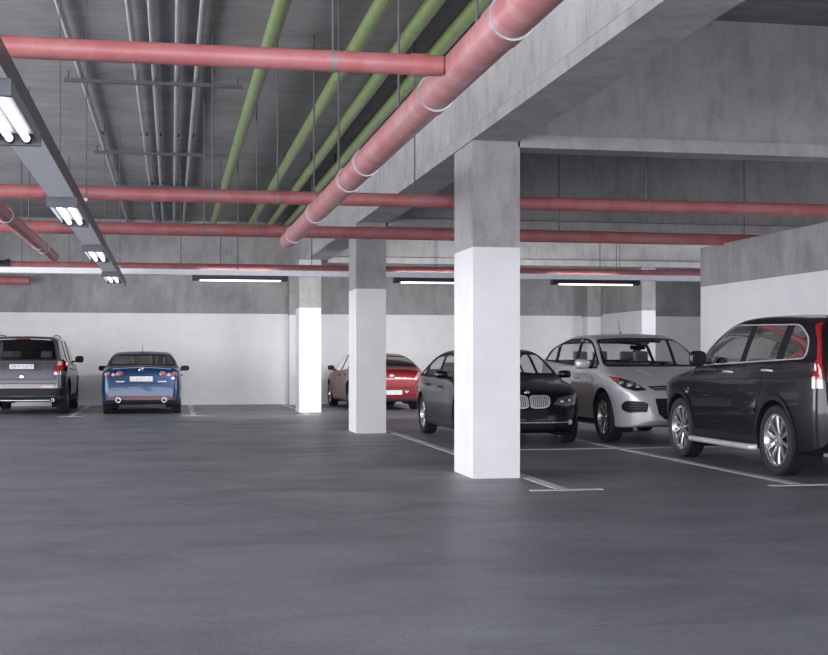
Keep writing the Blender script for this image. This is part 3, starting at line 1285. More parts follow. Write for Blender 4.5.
        pts = [Vector((cx, cyy, cz)) + rot @ Vector((0, .185 * math.cos(2 * PI * i / 28), .185 * math.sin(2 * PI * i / 28))) for i in range(29)]
        path_tube(b, pts, .015, 8)
        for ang in (0, PI, PI * 1.5):
            e = Vector((cx, cyy, cz)) + rot @ Vector((0, .18 * math.cos(ang), .18 * math.sin(ang)))
            tube(b, Vector((cx, cyy, cz)), e, .018, 8)
        tube(b, (cx - .015, cyy, cz), (cx + .2, cyy, cz - .08), .045, 12)
        obj('steering_wheel', b, M['black'], s.root, 50)
        b = BM()
        xm = s.mirror_x if hasattr(s, 'mirror_x') else dash - .45
        zz = s.zt(xm) - .12
        box(b, xm - .02, xm + .015, -.13, .13, zz - .035, zz + .035, bev=.015)
        tube(b, (xm, 0, zz), (xm + .04, 0, zz + .12), .01, 8)
        obj('rear_view_mirror', b, M['black'], s.root, 40)

    def plate_r(s, axis_sign, z, w=.52, h=.112, y=0, mat=None, marks=True, frame=True):
        """number plate standing on the front (+1) or rear (-1) face"""
        xs = [s.hit('x', axis_sign, yy, zz)[0].x * axis_sign for yy in (y - w / 2, y, y + w / 2) for zz in (z - h / 2, z + h / 2)]
        x = max(xs) + .004
        sg = axis_sign
        b = BM()
        def bx(b, x0, x1, *r):
            box(b, min(x0, x1), max(x0, x1), *r)
        bx(b, sg * (x - .05), sg * (x + .006), y - w / 2 - .012, y + w / 2 + .012, z - h / 2 - .012, z + h / 2 + .012)
        fr = obj('license_plate', b, M['black'], s.root, 0)
        b = BM()
        bx(b, sg * (x + .006), sg * (x + .010), y - w / 2, y + w / 2, z - h / 2, z + h / 2)
        obj('plate_sheet', b, mat or M['plate'], fr, 0)
        if marks:     # worn, unreadable characters
            b = BM()
            rnd = random.Random(int(z * 1000))
            u = -w / 2 + .045
            while u < w / 2 - .05:
                cw = rnd.choice((.028, .034, .04))
                hh = h * .30
                for q in range(4):
                    if rnd.random() < .7:
                        zz = z - hh + q * hh * .5
                        uu = y + u + rnd.uniform(0, cw * .5)
                        bx(b, sg * (x + .010), sg * (x + .0112), uu, uu + cw * rnd.uniform(.3, .55), zz, zz + hh * .45)
                u += cw + .022
            obj('plate_characters', b, M['smudge'], fr, 0)

    def badge(s, axis_sign, z, r, mats, y=0, inner=None):
        p, d = s.hit('x', axis_sign, y, z)
        x = p.x
        sg = axis_sign
        b = BM()
        prof = [(r * .72, -.015), (r * .72, .008), (r * .8, .013), (r, .010), (r, -.015)]
        lathe(b, [(q, sg * t) for q, t in prof], 'x', 28, (x, y, z), closed=True)
        e = obj('emblem', b, mats[0], s.root, 40)
        b = BM()
        lathe(b, [(0, -.012 * sg), (r * .74, -.012 * sg), (r * .74, .005 * sg), (0, .007 * sg)], 'x', 28, (x, y, z))
        obj('emblem_face', b, mats[1], e, 40)
        if inner == 'wings':
            b = BM()
            path_tube(b, [(x + sg * .008, y - r * .62, z + r * .25), (x + sg * .010, y - r * .28, z - r * .02), (x + sg * .010, y, z - r * .3),
                          (x + sg * .010, y + r * .28, z - r * .02), (x + sg * .008, y + r * .62, z + r * .25)], r * .11, 8)
            obj('emblem_wings', b, mats[0], e, 40)

    def lamp_disc(s, name, axis_sign, y, z, r, mats, parent=None, depth=.03):
        p, d = s.hit('x', axis_sign, y, z)
        x, sg = p.x, axis_sign
        b = BM()
        lathe(b, [(r, sg * -.05), (r, sg * .006), (r * .86, sg * .012), (r * .82, sg * -.004), (0, sg * -.002)], 'x', 28, (x, y, z))
        o = obj(name, b, mats[0], parent or s.root, 40)
        b = BM()
        lathe(b, [(r * .8, sg * -.01), (r * .7, sg * .010), (r * .4, sg * .018), (0, sg * .021)], 'x', 28, (x, y, z))
        obj('lens', b, mats[1], o, 40)
        return o

    def exhaust(s, y, z, r, mat=None):
        x = s.sp['top'][0][0]
        b = BM()
        lathe(b, [(r, 0), (r, .22), (r * .82, .22), (r * .82, 0)], 'x', 24, (x - .02, y, z), closed=True)
        o = obj('exhaust_pipe', b, mat or M['chrome'], s.root, 40)

    def wiper(s, sign, pts, name='wiper'):
        b = BM()
        c3 = []
        for y, z in pts:
            p, d = s.hit('x', sign, y, z)
            c3.append(p + Vector((sign * .012, 0, .016)))
        path_tube(b, c3, .009, 8)
        return obj(name, b, M['black'], s.root, 40)

    def antenna(s, x, y, h, tilt, mat=None):
        p, d = s.hit('z', 1, x, y)
        b = BM()
        tube(b, p - Vector((0, 0, .01)), p + Vector((-.01, 0, .03)), .018, 10, .010)
        tube(b, p + Vector((-.01, 0, .02)), p + Vector((-.01 - tilt, 0, h)), .005, 8, .003)
        obj('antenna', b, mat or M['black'], s.root, 40)

def simplify(poly, ang=2.0):
    """drop outline points that lie on a straight run"""
    out = []
    n = len(poly)
    for i in range(n):
        p, a, c = Vector(poly[i]), Vector(poly[i - 1]), Vector(poly[(i + 1) % n])
        if (p - a).length < 1e-5 or (c - p).length < 1e-5:
            continue
        if (p - a).angle(c - p) > math.radians(ang):
            out.append(poly[i])
    return out

def hull(pts):
    pts = sorted(set((round(p[0], 5), round(p[1], 5)) for p in pts))
    def half(ps):
        h = []
        for p in ps:
            while len(h) > 1 and (h[-1][0] - h[-2][0]) * (p[1] - h[-2][1]) - (h[-1][1] - h[-2][1]) * (p[0] - h[-2][0]) <= 0:
                h.pop()
            h.append(p)
        return h
    lo, up = half(pts), half(pts[::-1])
    return lo[:-1] + up[:-1]

def mir(poly):
    return [(-u, v) for u, v in poly][::-1]

TEN = dict(n=10, w0=.034, w1=.062, waist=.15, dish=.025)
FIVE2 = dict(n=5, w0=.03, w1=.034, pair=(-.17, .17), waist=.1, dish=.02)
FIVE = dict(n=5, w0=.07, w1=.075, waist=.3, dish=.02)
SIX2 = dict(n=6, w0=.034, w1=.042, pair=(-.13, .13), waist=.15, dish=.02)

# ======================= black SUV, right edge
c = Car('parked_car', dict(
    wb=2.62, tyre=.382, tw=.23, rim=.74, archgap=.045, track=1.585, tum=.27, shoulder=.02, fillet=.10, crown=.055, zmax=.70, tuck=.05, crease=(1.04, -.03, .012),
    top=[(-2.30, .50), (-2.29, .72), (-2.255, .92), (-2.235, 1.13), (-2.17, 1.43), (-2.10, 1.60), (-1.95, 1.705), (-1.5, 1.735), (-.6, 1.765), (-.15, 1.75), (.18, 1.69),
         (.44, 1.57), (.96, 1.225), (1.14, 1.175), (1.70, 1.09), (1.98, .99), (2.12, .86), (2.19, .68), (2.21, .48)],
    hw=[(-2.30, .70), (-2.25, .82), (-2.12, .88), (-1.7, .905), (-1.2, .91), (0, .905), (1.3, .91), (1.7, .88), (2.02, .77), (2.16, .63), (2.21, .48)],
    zb=[(-2.30, .44), (-2.2, .34), (-1.8, .27), (0, .25), (1.8, .25), (2.12, .29), (2.21, .40)],
    belt=[(-2.3, 1.245), (0, 1.175), (1.6, 1.115)]), (7.32, 14.08, 0), PI / 2,
    'black SUV with chrome window trim and ten spoke wheels at the right edge')
c.arches(M['black'], .045)
o = c.dlo(-1.90, .86, .035, .055)
o = clip_half(o, (-1.62, 1.0), (-1.99, 1.9)) if False else o
o = simplify(o)
# rounded quarter window at the back
o = clip_half(o, (-1.42, 1.77), (-2.00, 1.40))
o = [p for p in o]
o = dedupe(rounded(simplify(ccw(o), 1.0), .12, 4), .006)
c.side_windows(o, [(((-1.28, 1.0), (-1.44, 1.7)), .07), (((-.39, 1.1), (-.56, 1.75)), .05)], M['clear_glass'], M['black'], rnd=.04, trim=M['pale_metal'], trimw=.015)
c.screen('windscreen', .90, .22, 1, M['glass'], border=M['black'])
c.screen('rear_window', -2.22, -2.09, -1, M['dark_glass'], border=M['black'])
c.panel('tailgate_spoiler', [(-2.04, -.55), (-1.80, -.62), (-1.80, .62), (-2.04, .55)], 'z', 1, M['p_plum'], .022, .03)
for sg in (1, -1):
    up = [(-2.225, 1.05), (-2.09, 1.05), (-2.11, 1.12), (-2.13, 1.26), (-2.07, 1.44), (-1.94, 1.62), (-2.00, 1.64), (-2.12, 1.45), (-2.185, 1.26)]
    t = c.panels('taillight', [(up, 'y', sg), ([(sg * .69, 1.03), (sg * .80, 1.03), (sg * .77, 1.24), (sg * .70, 1.24)], 'x', -1)], M['red_lens'], .013, .03, .03)
    c.panels('reversing_lens', [([(-2.23, .96), (-2.10, .96), (-2.09, 1.05), (-2.225, 1.05)], 'y', sg)], M['pale_lens'], .010, .03, .04, parent=t)
    c.panel('headlight', [(1.72, .86), (2.19, .74), (2.19, .86), (2.06, .95), (1.78, .985)], 'y', sg, M['clear_lens'], .006, .03)
    c.panel('bumper_reflector', [(sg * .60, .60), (sg * .78, .60), (sg * .78, .645), (sg * .60, .645)], 'x', -1, M['red_lens'], .008, .02)
    # grey lower sill cladding and the silver side step
    b = BM()
    path_tube(b, [(-.86, sg * .885, .275), (-.82, sg * .95, .275), (-.5, sg * .955, .275), (.6, sg * .955, .275), (.83, sg * .95, .275), (.87, sg * .885, .275)], .034, 14)
    obj('running_board', b, M['pale_metal'], c.root, 40)
    c.panel('sill_cladding', [(-.86, .29), (.86, .29), (.90, .40), (-.90, .40)], 'y', sg, M['black'], .012, .03)
    c.panel('door_molding', [(-.86, .66), (.80, .64), (.84, .69), (-.84, .71)], 'y', sg, M['p_black'], .016, .03, rnd=.02)
    c.strip('fender_trim', [(1.02, .885), (1.22, .893)], .018, 'y', sg, M['chrome'], .006, .01)
    c.strip('fender_badge', [(1.03, .845), (1.10, .848)], .028, 'y', sg, M['galv'], .006, .01)
c.panel('rear_bumper', [(-.80, .44), (.80, .44), (.80, .62), (.70, .66), (-.70, .66), (-.80, .62)], 'x', -1, M['black'], .012, .03)
c.panel('grille', [(-.42, .72), (.42, .72), (.46, .84), (-.46, .84)], 'x', 1, M['chrome'], .006, .03)
c.plate_r(-1, .90)
c.wheels(TEN)
c.mirrors(.46, 1.245, M['p_plum'], (.09, .21, .20))
c.handles([(-1.12, 1.135), (-.12, 1.11)], M['pale_metal'])
c.seams([[(.86, .32), (.90, .7), (.84, 1.13)], [(-.24, .32), (-.24, 1.19)], [(-1.0, 1.22), (-.97, .9), (-.84, .62), (-.82, .33)], [(.95, 1.0), (1.5, .97), (1.72, .92)],
         [(-2.05, 1.06), (-.2, 1.03), (.95, 1.0)]])
c.interior(M['seat_beige'], .02, -.86, .72, .06, dash=.62)
c.wiper(1, [(.5, 1.24), (.1, 1.27), (-.2, 1.29)])
c.finish(M['p_plum'])

# ======================= silver crossover
c = Car('parked_car', dict(
    wb=2.75, tyre=.378, tw=.24, rim=.69, track=1.62, tum=.34, shoulder=.03, fillet=.10, crown=.06, zmax=.66, tuck=.07, crease=(.93, -.04, .014),
    top=[(-2.32, .50), (-2.31, .75), (-2.26, .97), (-2.15, 1.14), (-1.95, 1.31), (-1.65, 1.48), (-1.2, 1.59), (-.6, 1.67), (-.1, 1.67), (.25, 1.63), (.5, 1.54),
         (1.30, 1.15), (1.46, 1.105), (1.75, 1.045), (2.0, .965), (2.17, .87), (2.28, .75), (2.34, .58), (2.355, .44)],
    hw=[(-2.32, .60), (-2.22, .79), (-1.9, .90), (-1.4, .935), (-.6, .925), (.3, .92), (1.3, .94), (1.75, .915), (2.05, .82), (2.25, .67), (2.33, .52), (2.355, .42)],
    zb=[(-2.32, .42), (-2.2, .32), (-1.8, .26), (0, .23), (1.9, .24), (2.2, .27), (2.355, .36)],
    belt=[(-2.3, 1.23), (0, 1.135), (1.6, 1.06)]), (7.36, 19.80, 0), -PI / 2,
    'silver crossover facing the camera between the black sedan and black SUV')
c.arches()
o = c.dlo(-1.72, 1.12, .03, .05)
c.side_windows(simplify(o), [(((-1.05, 1.0), (-1.22, 1.7)), .05), (((-.08, 1.0), (-.14, 1.7)), .04), (((.74, .98), (.64, 1.6)), .02)], M['clear_glass'], M['black'], rnd=.03, trim=M['black'], trimw=.018)
c.screen('windscreen', 1.26, .38, 1, M['clear_glass'], border=M['black'])
c.screen('rear_window', -2.06, -1.40, -1, M['clear_glass'], border=M['black'])
c.panel('sun_strip', [(-.34, 1.515), (.34, 1.515), (.40, 1.555), (-.40, 1.555)], 'x', 1, M['matte'], .003, .008)
for sg in (1, -1):
    hl = [(sg * y, z) for y, z in ((.53, .80), (.70, .785), (.83, .83), (.89, .93), (.885, .99), (.81, .98), (.66, .91))]
    h = c.panel('headlight', hl, 'x', 1, M['dark_lens'], .006, .04, .03, rnd=.03)
    c.panel('indicator_lens', [(sg * .845, .90), (sg * .885, .94), (sg * .89, 1.0), (sg * .82, .985)], 'x', 1, M['amber'], .010, .03, .03, parent=h)
    for y, z, r in ((.63, .845, .042), (.73, .865, .050), (.815, .90, .036)):
        c.lamp_disc('lamp_reflector', 1, sg * y, z, r, (M['galv'], M['clear_lens']), h)
    fg = [(sg * y, z) for y, z in ((.56, .49), (.78, .465), (.84, .51), (.84, .60), (.80, .645), (.58, .63), (.545, .59))]
    f = c.panel('side_intake', fg, 'x', 1, M['black'], .004, .04, .04, rnd=.03)
    for k in range(4):
        z = .485 + k * .04
        c.strip('intake_slat', [(sg * .55, z), (sg * .80, z + .004)], .010, 'x', 1, M['dark_metal'], .010, .012, parent=f)
    c.panel('taillight', [(sg * .50, .93), (sg * .86, .93), (sg * .86, 1.06), (sg * .55, 1.03)], 'x', -1, M['red_lens'], .006, .03)
    c.strip('hood_crease', [(1.45, sg * .40), (2.05, sg * .30)], .012, 'z', 1, M['p_silver'], .005, .012)
    c.panel('sill_cladding', [(-.92, .26), (.92, .26), (.94, .33), (-.94, .33)], 'y', sg, M['black'], .008, .03)
up = c.panel('upper_grille', [(-.42, .795), (.42, .795), (.50, .855), (.30, .865), (-.30, .865), (-.50, .855)], 'x', 1, M['matte'], .005, .03, .04)
for k in range(2):
    c.strip('grille_bar', [(-.44, .815 + k * .024), (.44, .815 + k * .024)], .008, 'x', 1, M['galv'], .009, .012, parent=up)
lg = c.panel('lower_grille', [(-.30, .37), (.30, .37), (.40, .45), (.44, .68), (-.44, .68), (-.40, .45)], 'x', 1, M['black'], .006, .04, .04, rnd=.03)
for k in range(5):
    c.strip('grille_bar', [(-.36, .43 + k * .05), (.36, .43 + k * .05)], .012, 'x', 1, M['dark_metal'], .013, .012, parent=lg)
c.panel('front_lip', [(-.62, .255), (.62, .255), (.66, .285), (-.66, .285)], 'x', 1, M['black'], .008, .03)
c.badge(1, .735, .062, (M['chrome'], M['galv']), inner='wings')
c.wheels(SIX2)
c.mirrors(.80, 1.16, M['p_silver'], (.10, .23, .17))
c.handles([(-.85, .985), (.12, .955)], M['p_silver'])
c.seams([[(.98, .34), (.98, .75), (.86, 1.0)], [(-.10, .32), (-.10, 1.06)], [(-1.12, 1.1), (-1.08, .95), (-.92, .66), (-.90, .34)]])
c.interior(M['seat_light'], .10, -.75, .60, .0, dash=.90)
c.wiper(1, [(.30, 1.19), (-.10, 1.20), (-.42, 1.19)])
c.wiper(1, [(-.25, 1.19), (-.50, 1.19), (-.64, 1.20)])
c.antenna(-.35, 0.0, .22, .10)
c.finish(M['p_silver'])

# ======================= black sedan behind the near column
c = Car('parked_car', dict(
    wb=2.76, tyre=.322, tw=.225, rim=.70, track=1.53, tum=.44, shoulder=.028, fillet=.09, crown=.05, zmax=.56, tuck=.06, crease=(.76, -.03, .014),
    top=[(-2.37, .46), (-2.36, .72), (-2.31, .93), (-2.2, 1.005), (-1.95, 1.03), (-1.72, 1.065), (-1.5, 1.14), (-.95, 1.345), (-.6, 1.405), (-.1, 1.42), (.22, 1.395), (.45, 1.325),
         (1.05, 1.005), (1.2, .965), (1.55, .91), (1.82, .84), (2.0, .765), (2.09, .68), (2.14, .54), (2.15, .40)],
    hw=[(-2.37, .60), (-2.25, .77), (-1.9, .86), (-1.38, .905), (-.6, .89), (.3, .885), (1.38, .905), (1.65, .875), (1.9, .78), (2.06, .64), (2.13, .50), (2.15, .40)],
    zb=[(-2.37, .34), (-2.2, .26), (-1.8, .21), (0, .18), (1.9, .18), (2.08, .20), (2.15, .26)],
    belt=[(-2.2, .985), (0, .945), (1.5, .90)]), (5.04, 19.67, 0), -PI / 2,
    'glossy black sedan facing the camera, half hidden by the nearest column')
c.arches()
o = c.dlo(-1.52, .88, .028, .045)
c.side_windows(simplify(o), [(((-1.12, .9), (-1.22, 1.5)), .025), (((-.22, .9), (-.34, 1.5)), .04)], M['clear_glass'], M['black'], rnd=.025, trim=M['black'], trimw=.02)
c.screen('windscreen', .98, .36, 1, M['clear_glass'], border=M['black'])
c.screen('rear_window', -1.66, -1.02, -1, M['clear_glass'], border=M['black'])
for sg in (1, -1):
    kd = [(sg * y, z) for y, z in ((.022, .57), (.08, .555), (.24, .56), (.30, .61), (.31, .70), (.27, .725), (.06, .725), (.022, .70))]
    k = c.panel('kidney_grille', kd, 'x', 1, M['matte'], .006, .03, .03, rnd=.025)
    c.ring('grille_surround', grow(rounded(ccw(kd), .025), .010), .020, 'x', 1, M['pale_metal'], .014, .03, parent=k)
    for q in range(9):
        y = sg * (.048 + q * .029)
        c.strip('grille_bar', [(y, .572), (y, .712)], .016, 'x', 1, M['pale_metal'], .014, .012, parent=k)
    hl = [(sg * y, z) for y, z in ((.35, .60), (.55, .575), (.76, .60), (.80, .70), (.78, .745), (.70, .74), (.45, .695))]
    h = c.panel('headlight', hl, 'x', 1, M['lens_grey'], .006, .04, .03, rnd=.03)
    for y, z, r in ((.50, .640, .046), (.62, .655, .046)):
        c.lamp_disc('lamp_reflector', 1, sg * y, z, r, (M['dark_metal'], M['clear_lens']), h)
    c.lamp_disc('fog_light', 1, sg * .62, .345, .052, (M['black'], M['pale_lens']))
    c.panel('side_intake', [(sg * .40, .28), (sg * .54, .27), (sg * .54, .42), (sg * .46, .44)], 'x', 1, M['matte'], .005, .03, .04, rnd=.02)
    c.strip('bumper_crease', [(sg * .33, .33), (sg * .44, .50), (sg * .50, .56)], .014, 'x', 1, M['p_black'], .012, .014)
    c.panel('taillight', [(sg * .45, .80), (sg * .82, .80), (sg * .82, .93), (sg * .5, .92)], 'x', -1, M['red_lens'], .006, .03)
    c.strip('hood_crease', [(1.1, sg * .52), (1.9, sg * .28)], .012, 'z', 1, M['p_black'], .005, .012)
    c.panel('sill_skirt', [(-.98, .19), (.98, .19), (1.0, .27), (-1.0, .27)], 'y', sg, M['p_black'], .016, .03)
lg = c.panel('lower_grille', [(-.36, .25), (.36, .25), (.32, .36), (-.32, .36)], 'x', 1, M['matte'], .005, .03, .04, rnd=.02)
c.strip('grille_bar', [(-.60, .345), (.60, .345)], .012, 'x', 1, M['galv'], .012, .012, parent=lg)
c.plate_r(1, .465, .50, .105, mat=M['black'], marks=False)
c.badge(1, .765, .038, (M['chrome'], M['galv']))
c.wheels(FIVE2)
c.mirrors(.66, 1.0, M['p_black'], (.09, .20, .125))
c.handles([(-.92, .84), (.02, .82)], M['p_black'])
c.seams([[(.86, .28), (.90, .6), (.80, .93)], [(-.26, .27), (-.26, .95)], [(-1.1, .96), (-1.05, .8), (-.98, .6), (-.96, .28)]])
c.interior(M['seat_grey'], .0, -.80, .52, .0, dash=.66)
c.wiper(1, [(.35, 1.02), (-.05, 1.05), (-.40, 1.05)])
c.finish(M['p_black'])

# ======================= red coupe like sedan by the back wall
c = Car('parked_car', dict(
    wb=2.70, tyre=.325, tw=.22, rim=.68, track=1.56, tum=.46, shoulder=.03, fillet=.09, crown=.06, zmax=.60, tuck=.07, crease=(.80, -.04, .014),
    top=[(-2.26, .46), (-2.25, .70), (-2.20, .93), (-2.10, 1.0), (-1.9, 1.03), (-1.7, 1.08), (-1.45, 1.185), (-.9, 1.345), (-.5, 1.395), (-.1, 1.405), (.22, 1.38), (.45, 1.31),
         (1.1, .985), (1.25, .945), (1.6, .88), (1.9, .80), (2.08, .71), (2.18, .58), (2.21, .44)],
    hw=[(-2.26, .66), (-2.2, .75), (-2.05, .835), (-1.7, .89), (-1.3, .91), (-.5, .89), (.3, .885), (1.3, .91), (1.65, .875), (1.95, .76), (2.12, .60), (2.21, .42)],
    zb=[(-2.26, .25), (-2.1, .21), (-1.8, .20), (0, .18), (1.9, .19), (2.1, .22), (2.21, .32)],
    belt=[(-2.2, 1.0), (0, .945), (1.5, .89)]), (5.11, 32.42, 0), PI / 2 + .055,
    'red sedan parked by the back wall behind the middle column')
c.arches()
o = c.dlo(-1.45, .90, .028, .045)
c.side_windows(simplify(o), [(((-.95, .9), (-1.1, 1.5)), .03), (((-.1, .9), (-.22, 1.5)), .04)], M['glass'], M['black'], rnd=.025)
c.screen('windscreen', 1.02, .36, 1, M['glass'], border=M['black'])
c.screen('rear_window', -1.66, -.92, -1, M['dark_glass'], border=M['black'])
for sg in (1, -1):
    tl = [(sg * y, z) for y, z in ((.56, .78), (.80, .78), (.84, .86), (.80, .945), (.66, .935))]
    t = c.panel('taillight', tl, 'x', -1, M['pale_red'], .008, .03, .04, rnd=.03)
    c.panel('reversing_lens', [(sg * .58, .79), (sg * .80, .79), (sg * .80, .815), (sg * .60, .815)], 'x', -1, M['pale_lens'], .012, .02, .04, parent=t)
    c.panel('bumper_lamp', [(sg * .36, .41), (sg * .43, .48), (sg * .30, .48)] if sg < 0 else [(sg * .30, .48), (sg * .43, .48), (sg * .36, .41)], 'x', -1, M['pale_lens'], .006, .02, .04)
    c.panel('headlight', [(sg * .40, .62), (sg * .76, .62), (sg * .80, .72), (sg * .45, .70)], 'x', 1, M['clear_lens'], .006, .03, rnd=.03)
    c.exhaust(sg * .52, .27, .04)
c.strip('trunk_seam', [(-.66, .75), (-.5, .56), (.5, .56), (.66, .75)], .010, 'x', -1, M['matte'], .0012, .01)
c.strip('trunk_trim', [(-.80, .765), (.80, .765)], .014, 'x', -1, M['galv'], .006, .012)
c.panel('rear_diffuser', [(-.60, .22), (.60, .22), (.64, .29), (-.64, .29)], 'x', -1, M['black'], .008, .03)
c.plate_r(-1, .44, .50, .11)
c.badge(-1, .84, .052, (M['chrome'], M['pale_lens']))
c.wheels(FIVE)
c.mirrors(.66, 1.0, M['satin'], (.09, .17, .13))
c.handles([(-.86, .86), (.06, .83)], M['p_red'])
c.seams([[(.88, .28), (.92, .6), (.82, .92)], [(-.15, .27), (-.15, .94)], [(-1.0, .96), (-.98, .8), (-.93, .6), (-.92, .28)]])
c.interior(M['seat_dark'], .0, -.78, .52, .03, dash=.68)
c.finish(M['p_red'])

# ======================= blue sedan by the back wall
c = Car('parked_car', dict(
    wb=2.675, tyre=.325, tw=.215, rim=.66, track=1.54, tum=.44, shoulder=.03, fillet=.09, crown=.055, zmax=.60, tuck=.055, crease=(.86, -.04, .012),
    top=[(-2.36, .46), (-2.35, .74), (-2.31, .97), (-2.2, 1.065), (-2.0, 1.085), (-1.75, 1.105), (-1.55, 1.17), (-1.0, 1.37), (-.6, 1.425), (-.1, 1.435), (.22, 1.41), (.45, 1.34),
         (1.1, 1.0), (1.25, .955), (1.6, .89), (1.9, .81), (2.1, .71), (2.2, .58), (2.24, .44)],
    hw=[(-2.36, .70), (-2.31, .78), (-2.2, .835), (-1.9, .875), (-1.3, .89), (0, .885), (1.3, .89), (1.65, .865), (1.95, .76), (2.14, .60), (2.24, .42)],
    zb=[(-2.36, .33), (-2.2, .26), (-1.8, .21), (0, .19), (1.9, .19), (2.1, .22), (2.24, .32)],
    belt=[(-2.2, 1.015), (0, .955), (1.5, .90)]), (-.65, 31.25, 0), PI / 2,
    'blue sedan with twin exhausts seen from behind at the back wall')
c.arches()
o = c.dlo(-1.50, .90, .028, .045)
c.side_windows(simplify(o), [(((-1.05, .9), (-1.15, 1.5)), .03), (((-.2, .9), (-.3, 1.5)), .04)], M['clear_glass'], M['black'], rnd=.025)
c.screen('windscreen', 1.02, .34, 1, M['clear_glass'], border=M['black'])
c.screen('rear_window', -1.70, -1.04, -1, M['clear_glass'], border=M['black'])
for sg in (1, -1):
    tl = [(sg * y, z) for y, z in ((.40, .83), (.84, .83), (.86, .97), (.70, 1.0), (.40, .97))]
    t = c.panel('taillight', tl, 'x', -1, M['p_blue'], .004, .03, .04, rnd=.05)
    c.lamp_disc('brake_lamp', -1, sg * .47, .905, .068, (M['galv'], M['red_lens']), t)
    c.lamp_disc('turn_lamp', -1, sg * .73, .905, .062, (M['galv'], M['red_lens']), t)
    c.lamp_disc('reversing_lamp', -1, sg * .605, .895, .045, (M['galv'], M['pale_lens']), t)
    c.panel('bumper_trim', [(sg * .38, .735), (sg * .55, .735), (sg * .55, .76), (sg * .36, .755)], 'x', -1, M['plate'], .008, .015)
    c.exhaust(sg * .50, .335, .055)
    c.panel('headlight', [(sg * .42, .64), (sg * .78, .64), (sg * .80, .74), (sg * .45, .72)], 'x', 1, M['clear_lens'], .006, .03, rnd=.03)
c.strip('trunk_seam', [(-.60, .98), (-.42, .70), (.42, .70), (.60, .98)], .010, 'x', -1, M['matte'], .0012, .01)
c.panel('rear_diffuser', [(-.74, .29), (.74, .29), (.74, .37), (.60, .43), (-.60, .43), (-.74, .37)], 'x', -1, plain('diffuser_reflection_tint', (.10, .045, .055), .4), .006, .03)  # red-brown reflection band painted into the diffuser colour
c.panel('tailgate_spoiler', [(-2.24, -.66), (-2.10, -.72), (-2.10, .72), (-2.24, .66)], 'z', 1, M['p_blue'], .018, .03)
c.panel('high_brake_light', [(-.22, 1.095), (.22, 1.095), (.22, 1.112), (-.22, 1.112)], 'x', -1, M['red_lens'], .006, .012)
c.plate_r(-1, .805, .50, .11)
c.badge(-1, 1.0, .055, (M['chrome'], M['p_blue']), inner='wings')
c.wheels(FIVE)
c.mirrors(.70, 1.0, M['satin'], (.09, .21, .135))
c.handles([(-.90, .88), (.04, .85)], M['p_blue'])
c.seams([[(.86, .28), (.90, .6), (.80, .93)], [(-.22, .27), (-.22, .95)], [(-1.08, .97), (-1.04, .8), (-.96, .6), (-.94, .28)]])
c.interior(M['seat_dark'], .0, -.80, .52, .03, dash=.68)
c.antenna(-.85, 0, .18, .03)
c.finish(M['p_blue'])

# ======================= grey estate SUV at the left edge
c = Car('parked_car', dict(
    wb=2.857, tyre=.366, tw=.235, rim=.63, track=1.62, tum=.25, shoulder=.045, fillet=.10, crown=.05, zmax=.72, tuck=.05, crease=(1.0, -.03, .010),
    top=[(-2.43, .50), (-2.425, .80), (-2.40, 1.05), (-2.34, 1.20), (-2.22, 1.52), (-2.13, 1.68), (-2.0, 1.735), (-1.7, 1.755), (-.8, 1.775), (.1, 1.75), (.45, 1.67),
         (1.15, 1.22), (1.32, 1.15), (1.8, 1.08), (2.1, .98), (2.26, .80), (2.31, .62), (2.325, .48)],
    hw=[(-2.43, .76), (-2.40, .82), (-2.30, .88), (-2.0, .93), (-1.4, .945), (0, .94), (1.4, .945), (1.8, .90), (2.1, .78), (2.26, .62), (2.325, .48)],
    zb=[(-2.43, .42), (-2.3, .36), (-1.8, .28), (0, .26), (1.9, .26), (2.2, .30), (2.325, .40)],
    belt=[(-2.4, 1.20), (0, 1.125), (1.6, 1.06)]), (-3.24, 31.60, 0), PI / 2,
    'dark grey SUV seen from behind at the left edge of the back row')
c.arches(M['black'], .04)
o = c.dlo(-2.05, 1.06, .03, .055)
c.side_windows(simplify(o), [(((-1.22, 1.1), (-1.34, 1.8)), .05), (((-.12, 1.1), (-.2, 1.8)), .05)], M['dark_glass'], M['black'], rnd=.03)
c.screen('windscreen', 1.08, .42, 1, M['clear_glass'], border=M['black'])
c.screen('rear_window', -2.335, -2.12, -1, M['glass'], m=.07, border=M['black'])
for sg in (1, -1):
    tl = [(sg * y, z) for y, z in ((.70, .97), (.97, .97), (.97, 1.20), (.86, 1.26), (.77, 1.22))]
    t = c.panel('taillight', tl, 'x', -1, M['red_lens'], .012, .05, .04, rnd=.02)
    c.panel('turn_lens', [(sg * .76, 1.11), (sg * .85, 1.11), (sg * .86, 1.20), (sg * .78, 1.20)], 'x', -1, M['pale_lens'], .018, .02, .04, parent=t)
    c.panel('reversing_lens', [(sg * .70, .90), (sg * .95, .90), (sg * .95, .965), (sg * .70, .965)], 'x', -1, M['clear_lens'], .012, .04, .04, parent=t)
    c.panel('bumper_reflector', [(sg * .42, .615), (sg * .68, .615), (sg * .68, .65), (sg * .42, .65)], 'x', -1, M['red_lens'], .020, .02)
    c.panel('headlight', [(sg * .45, .82), (sg * .80, .82), (sg * .84, .95), (sg * .5, .93)], 'x', 1, M['clear_lens'], .006, .03, rnd=.03)
    b = BM()
    pts = []
    for i in range(11):
        x = -1.85 + 2.1 * i / 10
        yc, zc = c.corner(x)
        pts.append((x, sg * (yc - .10), c.topz(x, yc - .10) + (.045 if 0 < i < 10 else -.005)))
    path_tube(b, pts, .016, 10)
    obj('roof_rail', b, M['galv'], c.root, 40)
    c.panel('sill_cladding', [(-1.0, .29), (1.0, .29), (1.02, .42), (-1.02, .42)], 'y', sg, M['black'], .014, .03)
